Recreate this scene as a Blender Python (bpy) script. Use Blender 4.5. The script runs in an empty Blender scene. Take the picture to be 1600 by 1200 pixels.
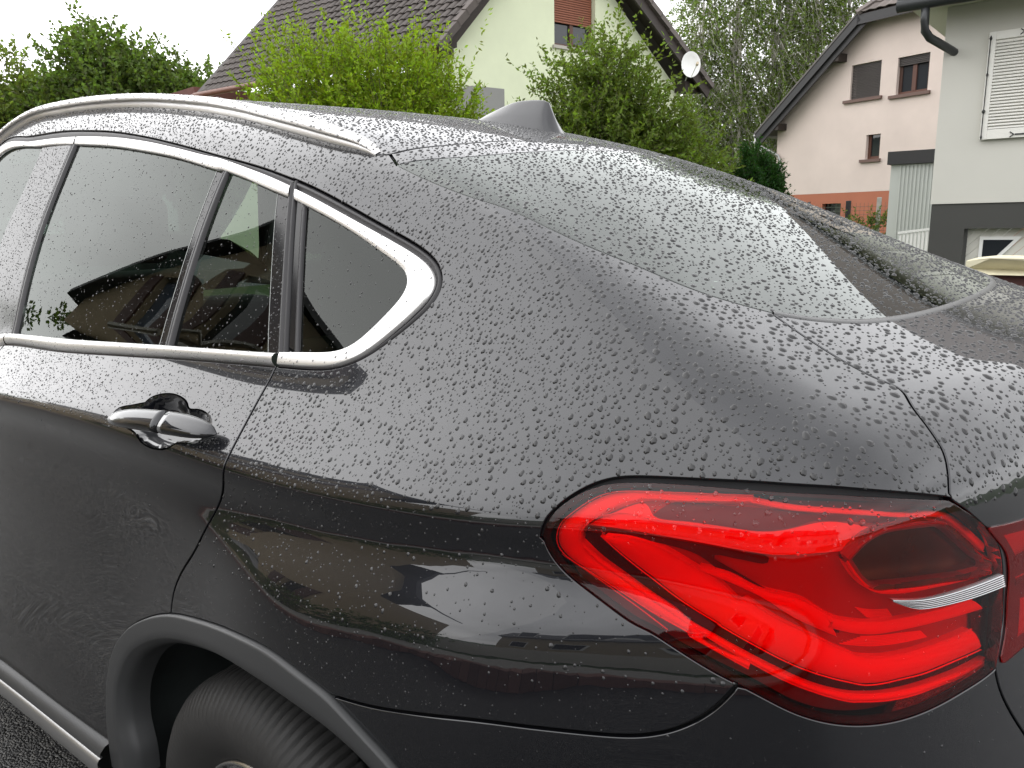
GLOW=.85
SKY_HOR,SKY_ZEN,SUN_E,EXPO=1.9,1.85,.6,0.12

import bpy, bmesh, math, random
import numpy as np
from mathutils import Vector, Matrix
from mathutils.geometry import delaunay_2d_cdt
random.seed(7); RNG=np.random.default_rng(7)
SC=bpy.context.scene; COL=SC.collection
# ------------------------------------------------------------------ camera
CAM_P=(0.925,-1.477,1.325); CAM_YAW,CAM_PITCH,CAM_ROLL=math.radians(50.69),math.radians(11.9),math.radians(-1.13); CAM_F=1211.5
cd=bpy.data.cameras.new('camera'); cam=bpy.data.objects.new('camera',cd); COL.objects.link(cam); SC.camera=cam
_f=Vector((-math.cos(CAM_YAW)*math.cos(CAM_PITCH),math.sin(CAM_YAW)*math.cos(CAM_PITCH),-math.sin(CAM_PITCH)))
_r0=_f.cross(Vector((0,0,1))).normalized(); _u0=_r0.cross(_f)
_r=math.cos(CAM_ROLL)*_r0+math.sin(CAM_ROLL)*_u0; _u=-math.sin(CAM_ROLL)*_r0+math.cos(CAM_ROLL)*_u0
cam.matrix_world=Matrix(((_r.x,_u.x,-_f.x,CAM_P[0]),(_r.y,_u.y,-_f.y,CAM_P[1]),(_r.z,_u.z,-_f.z,CAM_P[2]),(0,0,0,1)))
cd.sensor_width=36; cd.lens=36*CAM_F/1600; cd.clip_start=.02; cd.clip_end=2000
# ------------------------------------------------------------------ sky
W=bpy.data.worlds.new('World'); SC.world=W; W.use_nodes=True; nt=W.node_tree; nt.nodes.clear()
SUN_EL,SUN_AZ=math.radians(30),math.radians(244)
def N(t,**k):
    n=nt.nodes.new(t)
    for a,b in k.items(): setattr(n,a,b)
    return n
out=N('ShaderNodeOutputWorld'); bg=N('ShaderNodeBackground'); tc=N('ShaderNodeTexCoord')
sky=N('ShaderNodeTexSky',sky_type='NISHITA',sun_disc=False,sun_elevation=SUN_EL,sun_rotation=SUN_AZ)
hsv=N('ShaderNodeHueSaturation'); hsv.inputs['Saturation'].default_value=.25; hsv.inputs['Value'].default_value=1.0
sep=N('ShaderNodeSeparateXYZ'); nt.links.new(tc.outputs['Generated'],sep.inputs[0])
def M(op,a,b=None,c=None):
    n=N('ShaderNodeMath',operation=op)
    for i,v in enumerate((a,b,c)):
        if v is None: continue
        if isinstance(v,(int,float)): n.inputs[i].default_value=v
        else: nt.links.new(v,n.inputs[i])
    return n.outputs[0]
zc_=M('MAXIMUM',sep.outputs[2],0.0); den=M('ADD',zc_,.18)
cx=M('DIVIDE',sep.outputs[0],den); cy=M('DIVIDE',sep.outputs[1],den)
cmb=N('ShaderNodeCombineXYZ'); nt.links.new(cx,cmb.inputs[0]); nt.links.new(cy,cmb.inputs[1])
ns=N('ShaderNodeTexNoise'); ns.inputs['Scale'].default_value=.75; ns.inputs['Detail'].default_value=6; ns.inputs['Roughness'].default_value=.55; ns.inputs['Distortion'].default_value=.3
nt.links.new(cmb.outputs[0],ns.inputs['Vector'])
cl=N('ShaderNodeMapRange'); cl.inputs['From Min'].default_value=.33; cl.inputs['From Max'].default_value=.68; cl.inputs['To Min'].default_value=.72; cl.inputs['To Max'].default_value=1.15
nt.links.new(ns.outputs['Fac'],cl.inputs['Value'])
mr=N('ShaderNodeMapRange',interpolation_type='SMOOTHSTEP'); mr.inputs['From Min'].default_value=.38; mr.inputs['From Max'].default_value=.95; mr.inputs['To Min'].default_value=SKY_HOR; mr.inputs['To Max'].default_value=SKY_ZEN; nt.links.new(zc_,mr.inputs['Value']); grad_=mr.outputs[0]
sdv=(math.sin(SUN_AZ)*math.cos(SUN_EL),math.cos(SUN_AZ)*math.cos(SUN_EL),math.sin(SUN_EL))
dt=N('ShaderNodeVectorMath',operation='DOT_PRODUCT'); nrmv=N('ShaderNodeVectorMath',operation='NORMALIZE'); nt.links.new(tc.outputs['Generated'],nrmv.inputs[0]); nt.links.new(nrmv.outputs[0],dt.inputs[0]); dt.inputs[1].default_value=sdv
glow=M('MULTIPLY',M('POWER',M('MAXIMUM',dt.outputs['Value'],0.0),3.0),GLOW)   # the sun's broad glow through the cloud
lum=M('ADD',M('MULTIPLY',cl.outputs[0],grad_),glow)
cc=N('ShaderNodeCombineXYZ'); 
for i,k in enumerate((.985,.985,1.0)): nt.links.new(M('MULTIPLY',lum,k),cc.inputs[i])
nt.links.new(sky.outputs[0],hsv.inputs['Color'])
sc_=N('ShaderNodeVectorMath',operation='SCALE'); nt.links.new(hsv.outputs[0],sc_.inputs[0]); sc_.inputs['Scale'].default_value=.25
ad=N('ShaderNodeVectorMath',operation='ADD')
div=N('ShaderNodeVectorMath',operation='SCALE'); nt.links.new(cc.outputs[0],div.inputs[0]); div.inputs['Scale'].default_value=1/.1
nt.links.new(div.outputs[0],ad.inputs[0]); nt.links.new(sc_.outputs[0],ad.inputs[1])
nt.links.new(ad.outputs[0],bg.inputs['Color']); bg.inputs['Strength'].default_value=.1
nt.links.new(bg.outputs[0],out.inputs[0])
# ------------------------------------------------------------------ sun behind cloud
sd=bpy.data.lights.new('sun','SUN'); sun=bpy.data.objects.new('sun',sd); COL.objects.link(sun)
sd.energy=SUN_E; sd.angle=math.radians(95); sd.color=(1,.96,.88)
az=SUN_AZ; sdir=Vector((math.sin(az)*math.cos(SUN_EL),math.cos(az)*math.cos(SUN_EL),math.sin(SUN_EL)))
sun.rotation_euler=sdir.to_track_quat('Z','Y').to_euler()
SC.view_settings.view_transform='Standard'; SC.view_settings.look='None'; SC.view_settings.exposure=EXPO; SC.view_settings.gamma=1; SC.view_settings.use_curve_mapping=False
SC.render.engine='CYCLES'; SC.cycles.use_denoising=True; SC.cycles.denoiser='OPENIMAGEDENOISE'; SC.cycles.max_bounces=10; SC.cycles.transparent_max_bounces=16; SC.cycles.transmission_bounces=8; SC.cycles.caustics_refractive=True; SC.cycles.caustics_reflective=True; SC.cycles.blur_glossy=.3
# ------------------------------------------------------------------ materials
def mat(name,base=(.5,.5,.5),rough=.5,metal=0,coat=0,coat_rough=.02,coat_ior=1.5,var=0,vscale=5,bump=0,bscale=60,spec=.5,trans=0,ior=1.45,island=0,obj_rand=0,extra=None,sss=0,detail=5,bdist=.01):
    m=bpy.data.materials.new(name); m.use_nodes=True; t=m.node_tree; b=t.nodes['Principled BSDF']
    b.inputs['Base Color'].default_value=(*base,1); b.inputs['Roughness'].default_value=rough; b.inputs['Metallic'].default_value=metal
    b.inputs['Coat Weight'].default_value=coat; b.inputs['Coat IOR'].default_value=coat_ior; b.inputs['Coat Roughness'].default_value=coat_rough; b.inputs['Specular IOR Level'].default_value=spec
    b.inputs['Transmission Weight'].default_value=trans; b.inputs['IOR'].default_value=ior
    col=None; tcn=t.nodes.new('ShaderNodeTexCoord')
    if var or island or obj_rand:
        rgb=t.nodes.new('ShaderNodeHueSaturation'); rgb.inputs['Color'].default_value=(*base,1)
        acc=None
        def addv(o,k):
            nonlocal acc
            mm=t.nodes.new('ShaderNodeMath'); mm.operation='MULTIPLY_ADD'; t.links.new(o,mm.inputs[0]); mm.inputs[1].default_value=2*k; 
            if acc is None: mm.inputs[2].default_value=1-k
            else:
                m2=t.nodes.new('ShaderNodeMath'); m2.operation='SUBTRACT'; t.links.new(acc,m2.inputs[0]); m2.inputs[1].default_value=k; t.links.new(m2.outputs[0],mm.inputs[2])
            acc=mm.outputs[0]
        if var:
            n=t.nodes.new('ShaderNodeTexNoise'); n.inputs['Scale'].default_value=vscale; n.inputs['Detail'].default_value=detail; n.inputs['Roughness'].default_value=.6
            t.links.new(tcn.outputs['Object'],n.inputs['Vector']); addv(n.outputs['Fac'],var)
        if island:
            g=t.nodes.new('ShaderNodeNewGeometry'); addv(g.outputs['Random Per Island'],island)
            h=t.nodes.new('ShaderNodeMapRange'); h.inputs['To Min'].default_value=.48; h.inputs['To Max'].default_value=.52; t.links.new(g.outputs['Random Per Island'],h.inputs[0]); t.links.new(h.outputs[0],rgb.inputs['Hue'])
        if obj_rand:
            g=t.nodes.new('ShaderNodeObjectInfo'); addv(g.outputs['Random'],obj_rand)
        t.links.new(acc,rgb.inputs['Value']); t.links.new(rgb.outputs[0],b.inputs['Base Color'])
    if bump:
        n=t.nodes.new('ShaderNodeTexNoise'); n.inputs['Scale'].default_value=bscale; n.inputs['Detail'].default_value=4; t.links.new(tcn.outputs['Object'],n.inputs['Vector'])
        bp=t.nodes.new('ShaderNodeBump'); bp.inputs['Strength'].default_value=bump; bp.inputs['Distance'].default_value=bdist; t.links.new(n.outputs['Fac'],bp.inputs['Height']); t.links.new(bp.outputs[0],b.inputs['Normal'])
    return m
def clear_mat(name,tint,rough=.0,ior=1.5,gain=1.0,gcol=(1,1,1)):
    m=bpy.data.materials.new(name); m.use_nodes=True; t=m.node_tree; t.nodes.clear()
    o=t.nodes.new('ShaderNodeOutputMaterial'); a=t.nodes.new('ShaderNodeBsdfTransparent'); a.inputs[0].default_value=(*tint,1)
    g=t.nodes.new('ShaderNodeBsdfGlossy'); g.inputs['Roughness'].default_value=rough; g.inputs['Color'].default_value=(*gcol,1)
    f=t.nodes.new('ShaderNodeFresnel'); f.inputs[0].default_value=ior
    k=t.nodes.new('ShaderNodeMath'); k.operation='MULTIPLY'; k.use_clamp=True; k.inputs[1].default_value=gain; t.links.new(f.outputs[0],k.inputs[0])
    x=t.nodes.new('ShaderNodeMixShader'); t.links.new(k.outputs[0],x.inputs[0]); t.links.new(a.outputs[0],x.inputs[1]); t.links.new(g.outputs[0],x.inputs[2]); t.links.new(x.outputs[0],o.inputs[0])
    return m
def leaf_mat(name,base,var=.5):
    m=mat(name,base,rough=.55,island=var,spec=.25)
    t=m.node_tree; b=t.nodes['Principled BSDF']; o=t.nodes['Material Output']
    tr=t.nodes.new('ShaderNodeBsdfTranslucent'); x=t.nodes.new('ShaderNodeMixShader'); x.inputs[0].default_value=.42
    src=b.inputs['Base Color'].links[0].from_socket
    mx=t.nodes.new('ShaderNodeMix'); mx.data_type='RGBA'; mx.blend_type='MULTIPLY'; mx.inputs[0].default_value=1; t.links.new(src,mx.inputs[6]); mx.inputs[7].default_value=(1.7,1.9,.7,1)
    t.links.new(mx.outputs[2],tr.inputs[0]); t.links.new(b.outputs[0],x.inputs[1]); t.links.new(tr.outputs[0],x.inputs[2]); t.links.new(x.outputs[0],o.inputs[0])
    return m
# ------------------------------------------------------------------ mesh helpers
def link(name,me,m=None,parent=None,loc=None):
    o=bpy.data.objects.new(name,me); COL.objects.link(o)
    if m is not None and me is not None and not me.materials: me.materials.append(m)
    if parent is not None: o.parent=parent
    if loc is not None: o.location=loc
    return o
def tag(o,label=None,cat=None,group=None,kind=None):
    if label: o['label']=label
    if cat: o['category']=cat
    if group: o['group']=group
    if kind: o['kind']=kind
    return o
def empty(name,loc=(0,0,0),label=None,cat=None,group=None):
    o=bpy.data.objects.new(name,None); COL.objects.link(o); o.location=loc; o.empty_display_size=.2
    return tag(o,label,cat,group)
def mesh_np(name,V,F,smooth=False,normals=None):
    me=bpy.data.meshes.new(name); V=np.asarray(V,np.float32); 
    if isinstance(F,np.ndarray) and len(F):
        n,k=F.shape; me.vertices.add(len(V)); me.vertices.foreach_set('co',V.ravel())
        me.loops.add(n*k); me.loops.foreach_set('vertex_index',F.astype(np.int32).ravel())
        me.polygons.add(n); me.polygons.foreach_set('loop_start',np.arange(0,n*k,k,dtype=np.int32)); me.update(calc_edges=True)
    else: me.from_pydata([tuple(map(float,v)) for v in V],[],[tuple(f) for f in F]); me.update()
    if smooth or normals is not None: me.polygons.foreach_set('use_smooth',[True]*len(me.polygons))
    if normals is not None: me.normals_split_custom_set_from_vertices([tuple(map(float,n)) for n in normals])
    return me
class MB:
    def __init__(s): s.v=[]; s.f=[]
    def add(s,V,F):
        b=len(s.v); s.v+= [tuple(v) for v in V]; s.f+=[tuple(i+b for i in f) for f in F]; return s
    def box(s,a,b,M_=None):
        x0,y0,z0=a; x1,y1,z1=b
        V=[(x0,y0,z0),(x1,y0,z0),(x1,y1,z0),(x0,y1,z0),(x0,y0,z1),(x1,y0,z1),(x1,y1,z1),(x0,y1,z1)]
        if M_ is not None: V=[tuple(M_@Vector(v)) for v in V]
        return s.add(V,[(0,3,2,1),(4,5,6,7),(0,1,5,4),(1,2,6,5),(2,3,7,6),(3,0,4,7)])
    def prism(s,poly,d):   # poly 3D list, extrude by vector d
        n=len(poly); d=Vector(d); V=[tuple(p) for p in poly]+[tuple(Vector(p)+d) for p in poly]
        return s.add(V,[tuple(range(n-1,-1,-1)),tuple(range(n,2*n))]+[(i,(i+1)%n,n+(i+1)%n,n+i) for i in range(n)])
    def tube(s,pts,r,k=8,cap=True):
        pts=[Vector(p) for p in pts]; n=len(pts); rr=r if isinstance(r,(list,tuple)) else [r]*n; V=[];F=[]
        up=Vector((0,0,1))
        for i,p in enumerate(pts):
            t=(pts[min(i+1,n-1)]-pts[max(i-1,0)]).normalized()
            a=t.cross(up if abs(t.z)<.95 else Vector((1,0,0))).normalized(); b=t.cross(a)
            for j in range(k):
                an=2*math.pi*j/k; V.append(tuple(p+rr[i]*(math.cos(an)*a+math.sin(an)*b)))
        for i in range(n-1):
            for j in range(k): F.append((i*k+j,i*k+(j+1)%k,(i+1)*k+(j+1)%k,(i+1)*k+j))
        if cap: F.append(tuple(range(k-1,-1,-1))); F.append(tuple((n-1)*k+j for j in range(k)))
        return s.add(V,F)
    def build(s,name,m,parent=None,smooth=False,bevel=0,loc=None):
        me=bpy.data.meshes.new(name); me.from_pydata(s.v,[],s.f); me.update()
        bm=bmesh.new(); bm.from_mesh(me); bmesh.ops.recalc_face_normals(bm,faces=bm.faces); bm.to_mesh(me); bm.free()
        if smooth: me.polygons.foreach_set('use_smooth',[True]*len(me.polygons))
        o=link(name,me,m,parent,loc)
        if bevel:
            b=o.modifiers.new('b','BEVEL'); b.width=bevel; b.segments=2; b.limit_method='ANGLE'
        return o

def nspline(xk,yk,x,axis_lin=True):
    """natural cubic spline, columns in yk, linear extrapolation"""
    xk=np.asarray(xk,float); yk=np.asarray(yk,float); n=len(xk)
    sh=yk.shape; Y=yk.reshape(n,-1); h=np.diff(xk)
    A=np.eye(n); B=np.zeros_like(Y)
    for i in range(1,n-1):
        A[i,i-1]=h[i-1]; A[i,i]=2*(h[i-1]+h[i]); A[i,i+1]=h[i]
        B[i]=6*((Y[i+1]-Y[i])/h[i]-(Y[i]-Y[i-1])/h[i-1])
    M=np.linalg.solve(A,B)
    x=np.asarray(x,float); xc=np.clip(x,xk[0],xk[-1]); i=np.clip(np.searchsorted(xk,xc,side='right')-1,0,n-2)
    a=(xk[i+1]-xc)/h[i]; b=1-a; hh=h[i]
    a=a[:,None]; b=b[:,None]; hh=hh[:,None]
    r=a*Y[i]+b*Y[i+1]+((a**3-a)*M[i]+(b**3-b)*M[i+1])*hh**2/6
    s0=(Y[1]-Y[0])/h[0]-h[0]*M[1]/6; s1=(Y[-1]-Y[-2])/h[-1]+h[-1]*M[-2]/6
    r=r+np.where(x<xk[0],x-xk[0],0)[:,None]*s0+np.where(x>xk[-1],x-xk[-1],0)[:,None]*s1
    return r.reshape((len(x),)+sh[1:])
# ---- body tables ----
XC=[-4,-1.2,-.42,-.1,.13,.36,.5,.7,.9]
ZC=[.93,.960,.985,.980,.990,1.015,1.03,1.04,1.04]
def zcrease(x): return nspline(XC,ZC,np.asarray(x,float).ravel()).reshape(np.shape(x))
W=[-0.75, -0.65, -0.55, -0.4, -0.3, -0.22, -0.16, -0.11, -0.06, 0, 0.04, 0.08, 0.1, 0.12, 0.14, 0.16, 0.2, 0.3, 0.4, 0.5, 0.62]
ST=[-3.7,-3.0,-2.2,-1.2,-.7,-.4,-.15,.05,.25,.45,.60,.72,.85,1.0]
T=[[0.7,0.74,0.76,0.78,0.78,0.77,0.76,0.74,0.72,0.7,0.68,0.66,0.65,0.64,0.63,0.62,0.6,0.55,0.5,0.45,0.39],
[0.85,0.9,0.93,0.94,0.935,0.93,0.92,0.91,0.9,0.89,0.865,0.835,0.8215,0.81,0.8006,0.79,0.76,0.7,0.64,0.58,0.5],
[0.935,0.93,0.915,0.9,0.893,0.89,0.888,0.889,0.893,0.9,0.862,0.824,0.806,0.792,0.781,0.771,0.751,0.7,0.646,0.59,0.525],
[0.935,0.93,0.915,0.9,0.893,0.89,0.888,0.889,0.893,0.9,0.862,0.824,0.806,0.792,0.781,0.771,0.751,0.7,0.646,0.59,0.525],
[0.935,0.93,0.915,0.9,0.893,0.888,0.886,0.887,0.892,0.899,0.861,0.823,0.8055,0.7915,0.7805,0.7705,0.7505,0.699,0.644,0.587,0.52],
[0.93,0.93,0.927,0.915,0.903,0.894,0.89,0.889,0.892,0.899,0.861,0.823,0.805,0.791,0.78,0.77,0.749,0.696,0.64,0.582,0.513],
[0.93,0.945,0.95,0.948,0.938,0.925,0.914,0.903,0.892,0.899,0.861,0.823,0.806,0.7915,0.78,0.7695,0.7475,0.691,0.634,0.575,0.505],
[0.93,0.95,0.962,0.968,0.966,0.959,0.946,0.924,0.896,0.898,0.861,0.824,0.807,0.792,0.779,0.766,0.74,0.676,0.612,0.548,0.475],
[0.92,0.945,0.962,0.972,0.972,0.965,0.953,0.934,0.901,0.897,0.86,0.823,0.805,0.788,0.773,0.758,0.729,0.658,0.59,0.521,0.445],
[0.88,0.905,0.925,0.94,0.944,0.94,0.93,0.915,0.884,0.88,0.848,0.816,0.799,0.781,0.763,0.745,0.709,0.63,0.56,0.49,0.41],
[0.8,0.835,0.86,0.88,0.888,0.886,0.878,0.866,0.846,0.846,0.822,0.791,0.7732,0.752,0.7269,0.7,0.65,0.56,0.49,0.42,0.34],
[0.76,0.79,0.82,0.845,0.85,0.848,0.842,0.834,0.824,0.818,0.797,0.765,0.7383,0.705,0.6681,0.63,0.56,0.46,0.38,0.3,0.22],
[0.7,0.73,0.76,0.785,0.795,0.795,0.79,0.785,0.78,0.77,0.75,0.718,0.6891,0.65,0.6028,0.555,0.48,0.38,0.3,0.22,0.14],
[0.62,0.66,0.7,0.72,0.73,0.73,0.73,0.725,0.72,0.7,0.68,0.65,0.6206,0.58,0.5305,0.48,0.4,0.3,0.22,0.14,0.06]]
XA=[-4,-1.2,-.4,.1,.45,.6,1.0]; AH=[.1,.20,.19,.15,.10,.05,.03]; EH=.007
def hinge(x,w): 
    A=nspline(XA,AH,np.ravel(x)).reshape(np.shape(x)); return -A*(np.sqrt(w*w+EH*EH)-EH)*np.exp(-(w/.12)**2)
gx=np.arange(-4.2,1.3,.01); gz=np.arange(-.05,1.85,.004)
def build_Y():
    Tt=np.array(T); Wv=np.array(W)
    base=Tt-hinge(np.array(ST)[:,None]+0*Wv,Wv[None]+0*np.array(ST)[:,None])
    bx=nspline(ST,base,gx)           # (nx, nW)
    zc=zcrease(gx); out=np.empty((len(gx),len(gz)))
    for i in range(len(gx)):
        w=gz-zc[i]
        out[i]=nspline(Wv,bx[i],w)+hinge(np.full_like(w,gx[i]),w)
    return out
GY=build_Y()
def bicubic(G,x0,dx,z0,dz,x,z):
    fx=(x-x0)/dx; fz=(z-z0)/dz
    i=np.clip(np.floor(fx).astype(int),1,G.shape[0]-3); j=np.clip(np.floor(fz).astype(int),1,G.shape[1]-3)
    tx=np.clip(fx-i,-1,2); tz=np.clip(fz-j,-1,2)
    def wt(t): return (-.5*t+t*t-.5*t**3, 1-2.5*t*t+1.5*t**3, .5*t+2*t*t-1.5*t**3, -.5*t*t+.5*t**3)
    wx=wt(tx); wz=wt(tz); r=0
    for a in range(4):
        for b in range(4): r=r+wx[a]*wz[b]*G[i+a-1,j+b-1]
    return r
def Ys(x,z): return bicubic(GY,gx[0],.01,gz[0],.004,x,z)
# roof / glass centre profile
XR=[-4.2,-3.9,-3.3,-2.75,-2.35,-2.0,-1.6,-1.3,-1.0,-.6,-.2,.1,.3,.5,.65,.76,.86,1.1]
ZR=[.78,.86,.98,1.12,1.45,1.67,1.712,1.695,1.658,1.600,1.530,1.448,1.370,1.278,1.213,1.176,1.155,1.12]
KR=[.15,.15,.12,.10,.10,.11,.11,.12,.13,.14,.15,.15,.13,.10,.08,.08,.08,.08]
g1=np.arange(-4.3,1.3,.01); GZ=nspline(XR,ZR,g1); GK=nspline(XR,KR,g1)
def lin(G,x):
    f=(x-g1[0])/.01; i=np.clip(np.floor(f).astype(int),1,len(G)-3); t=f-i
    return (-.5*t+t*t-.5*t**3)*G[i-1]+(1-2.5*t*t+1.5*t**3)*G[i]+(.5*t+2*t*t-1.5*t**3)*G[i+1]+(-.5*t*t+.5*t**3)*G[i+2]
def Zt(x,y): 
    return lin(GZ,x)-lin(GK,x)*(y*y+.6*y**4)
# rear face x as function of z at centre
ZX=[0,.2,.35,.5,.65,.78,.88,.96,1.02,1.06,1.10,1.14,1.2,1.6]
XX=[.90,.97,1.0,1.005,1.0,.975,.950,.936,.932,.926,.905,.878,.84,.70]
g2=np.arange(-.1,1.9,.005); GX=nspline(ZX,XX,g2)
def Xr(y,z):
    f=(z-g2[0])/.005; i=np.clip(np.floor(f).astype(int),0,len(GX)-2); t=f-i
    return GX[i]*(1-t)+GX[i+1]*t-.20*y*y-.10*y**4
def smax(a,b,k):
    h=np.maximum(k-np.abs(a-b),0)/k
    return np.maximum(a,b)+h*h*h*k/6
def Fb(P):
    x,y,z=P[...,0],np.abs(P[...,1]),P[...,2]
    a=(y-Ys(x,z))*.9; b=(z-Zt(x,y))*.95; c=x-Xr(y,z)
    y0=np.sqrt(y*y)
    kt=.13-.07/(1+np.exp(-(x+.0)/.12))
    ab=smax(a,b,kt)
    return smax(ab,c,.10-.04/(1+np.exp(-(z-1.06)/.02)))
def grad(P,h=1e-3):
    g=np.stack([Fb(P+np.eye(3)[i]*h)-Fb(P-np.eye(3)[i]*h) for i in range(3)],-1)
    return g/np.linalg.norm(g,axis=-1,keepdims=True)
def march(O,D,t0=.25,t1=6,n=110):
    t=np.full(D.shape[:-1],t0); f0=Fb(O+D*t[...,None]); hit=np.zeros(t.shape,bool); lo=t.copy(); hi=t.copy()
    ts=t0*(t1/t0)**(np.arange(1,n+1)/n)
    prev=t0
    for s in ts:
        act=~hit
        if not act.any(): break
        f=Fb(O+D[act]*s); idx=np.where(act)[0] if act.ndim==1 else None
        neg=f<0; ii=idx[neg]; hit[ii]=True; lo[ii]=prev; hi[ii]=s; prev=s
    for _ in range(22):
        m=(lo+hi)/2; f=Fb(O+D*m[...,None]); lo=np.where(f>0,m,lo); hi=np.where(f>0,hi,m)
    return (lo+hi)/2,hit
def project(P,level=0.0,n=4):
    P=np.array(P,float)
    for _ in range(n):
        f=Fb(P); h=1e-3
        g=np.stack([Fb(P+np.eye(3)[i]*h)-Fb(P-np.eye(3)[i]*h) for i in range(3)],-1)/(2*h)
        P=P-((f)/(g*g).sum(-1))[...,None]*g
    if level: P=P+grad(P)*level
    return P
SX,SZ,SR=0.0,0.6,0.8
def to_chart(P):
    x,y,z=P[...,0],P[...,1],P[...,2]
    v=np.arctan2(z-SZ,-y)*SR; rr=np.sqrt(y*y+(z-SZ)**2)
    u=np.where(x<SX,x,SX+np.arctan2(x-SX,rr)*SR)
    return np.stack([u,v],-1)
def from_chart(Q):
    u,v=Q[...,0],Q[...,1]; th=v/SR; ph=np.maximum(u-SX,0)/SR
    O=np.stack([np.minimum(u,SX),0*u,0*u+SZ],-1)
    D=np.stack([np.sin(ph),-np.cos(ph)*np.cos(th),np.cos(ph)*np.sin(th)],-1)
    lo=np.full(u.shape,.1); hi=np.full(u.shape,1.9)
    for _ in range(9):
        m=(lo+hi)/2; f=Fb(O+D*m[...,None]); lo=np.where(f<0,m,lo); hi=np.where(f<0,hi,m)
    fl=Fb(O+D*lo[...,None]); fh=Fb(O+D*hi[...,None])
    for _ in range(4):
        m=np.where(np.abs(fh-fl)>1e-12,lo-fl*(hi-lo)/np.where(np.abs(fh-fl)>1e-12,fh-fl,1),(lo+hi)/2)
        f=Fb(O+D*m[...,None]); neg=f<0
        lo=np.where(neg,m,lo); fl=np.where(neg,f,fl); hi=np.where(neg,hi,m); fh=np.where(neg,fh,f)
    return O+D*m[...,None]

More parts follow.
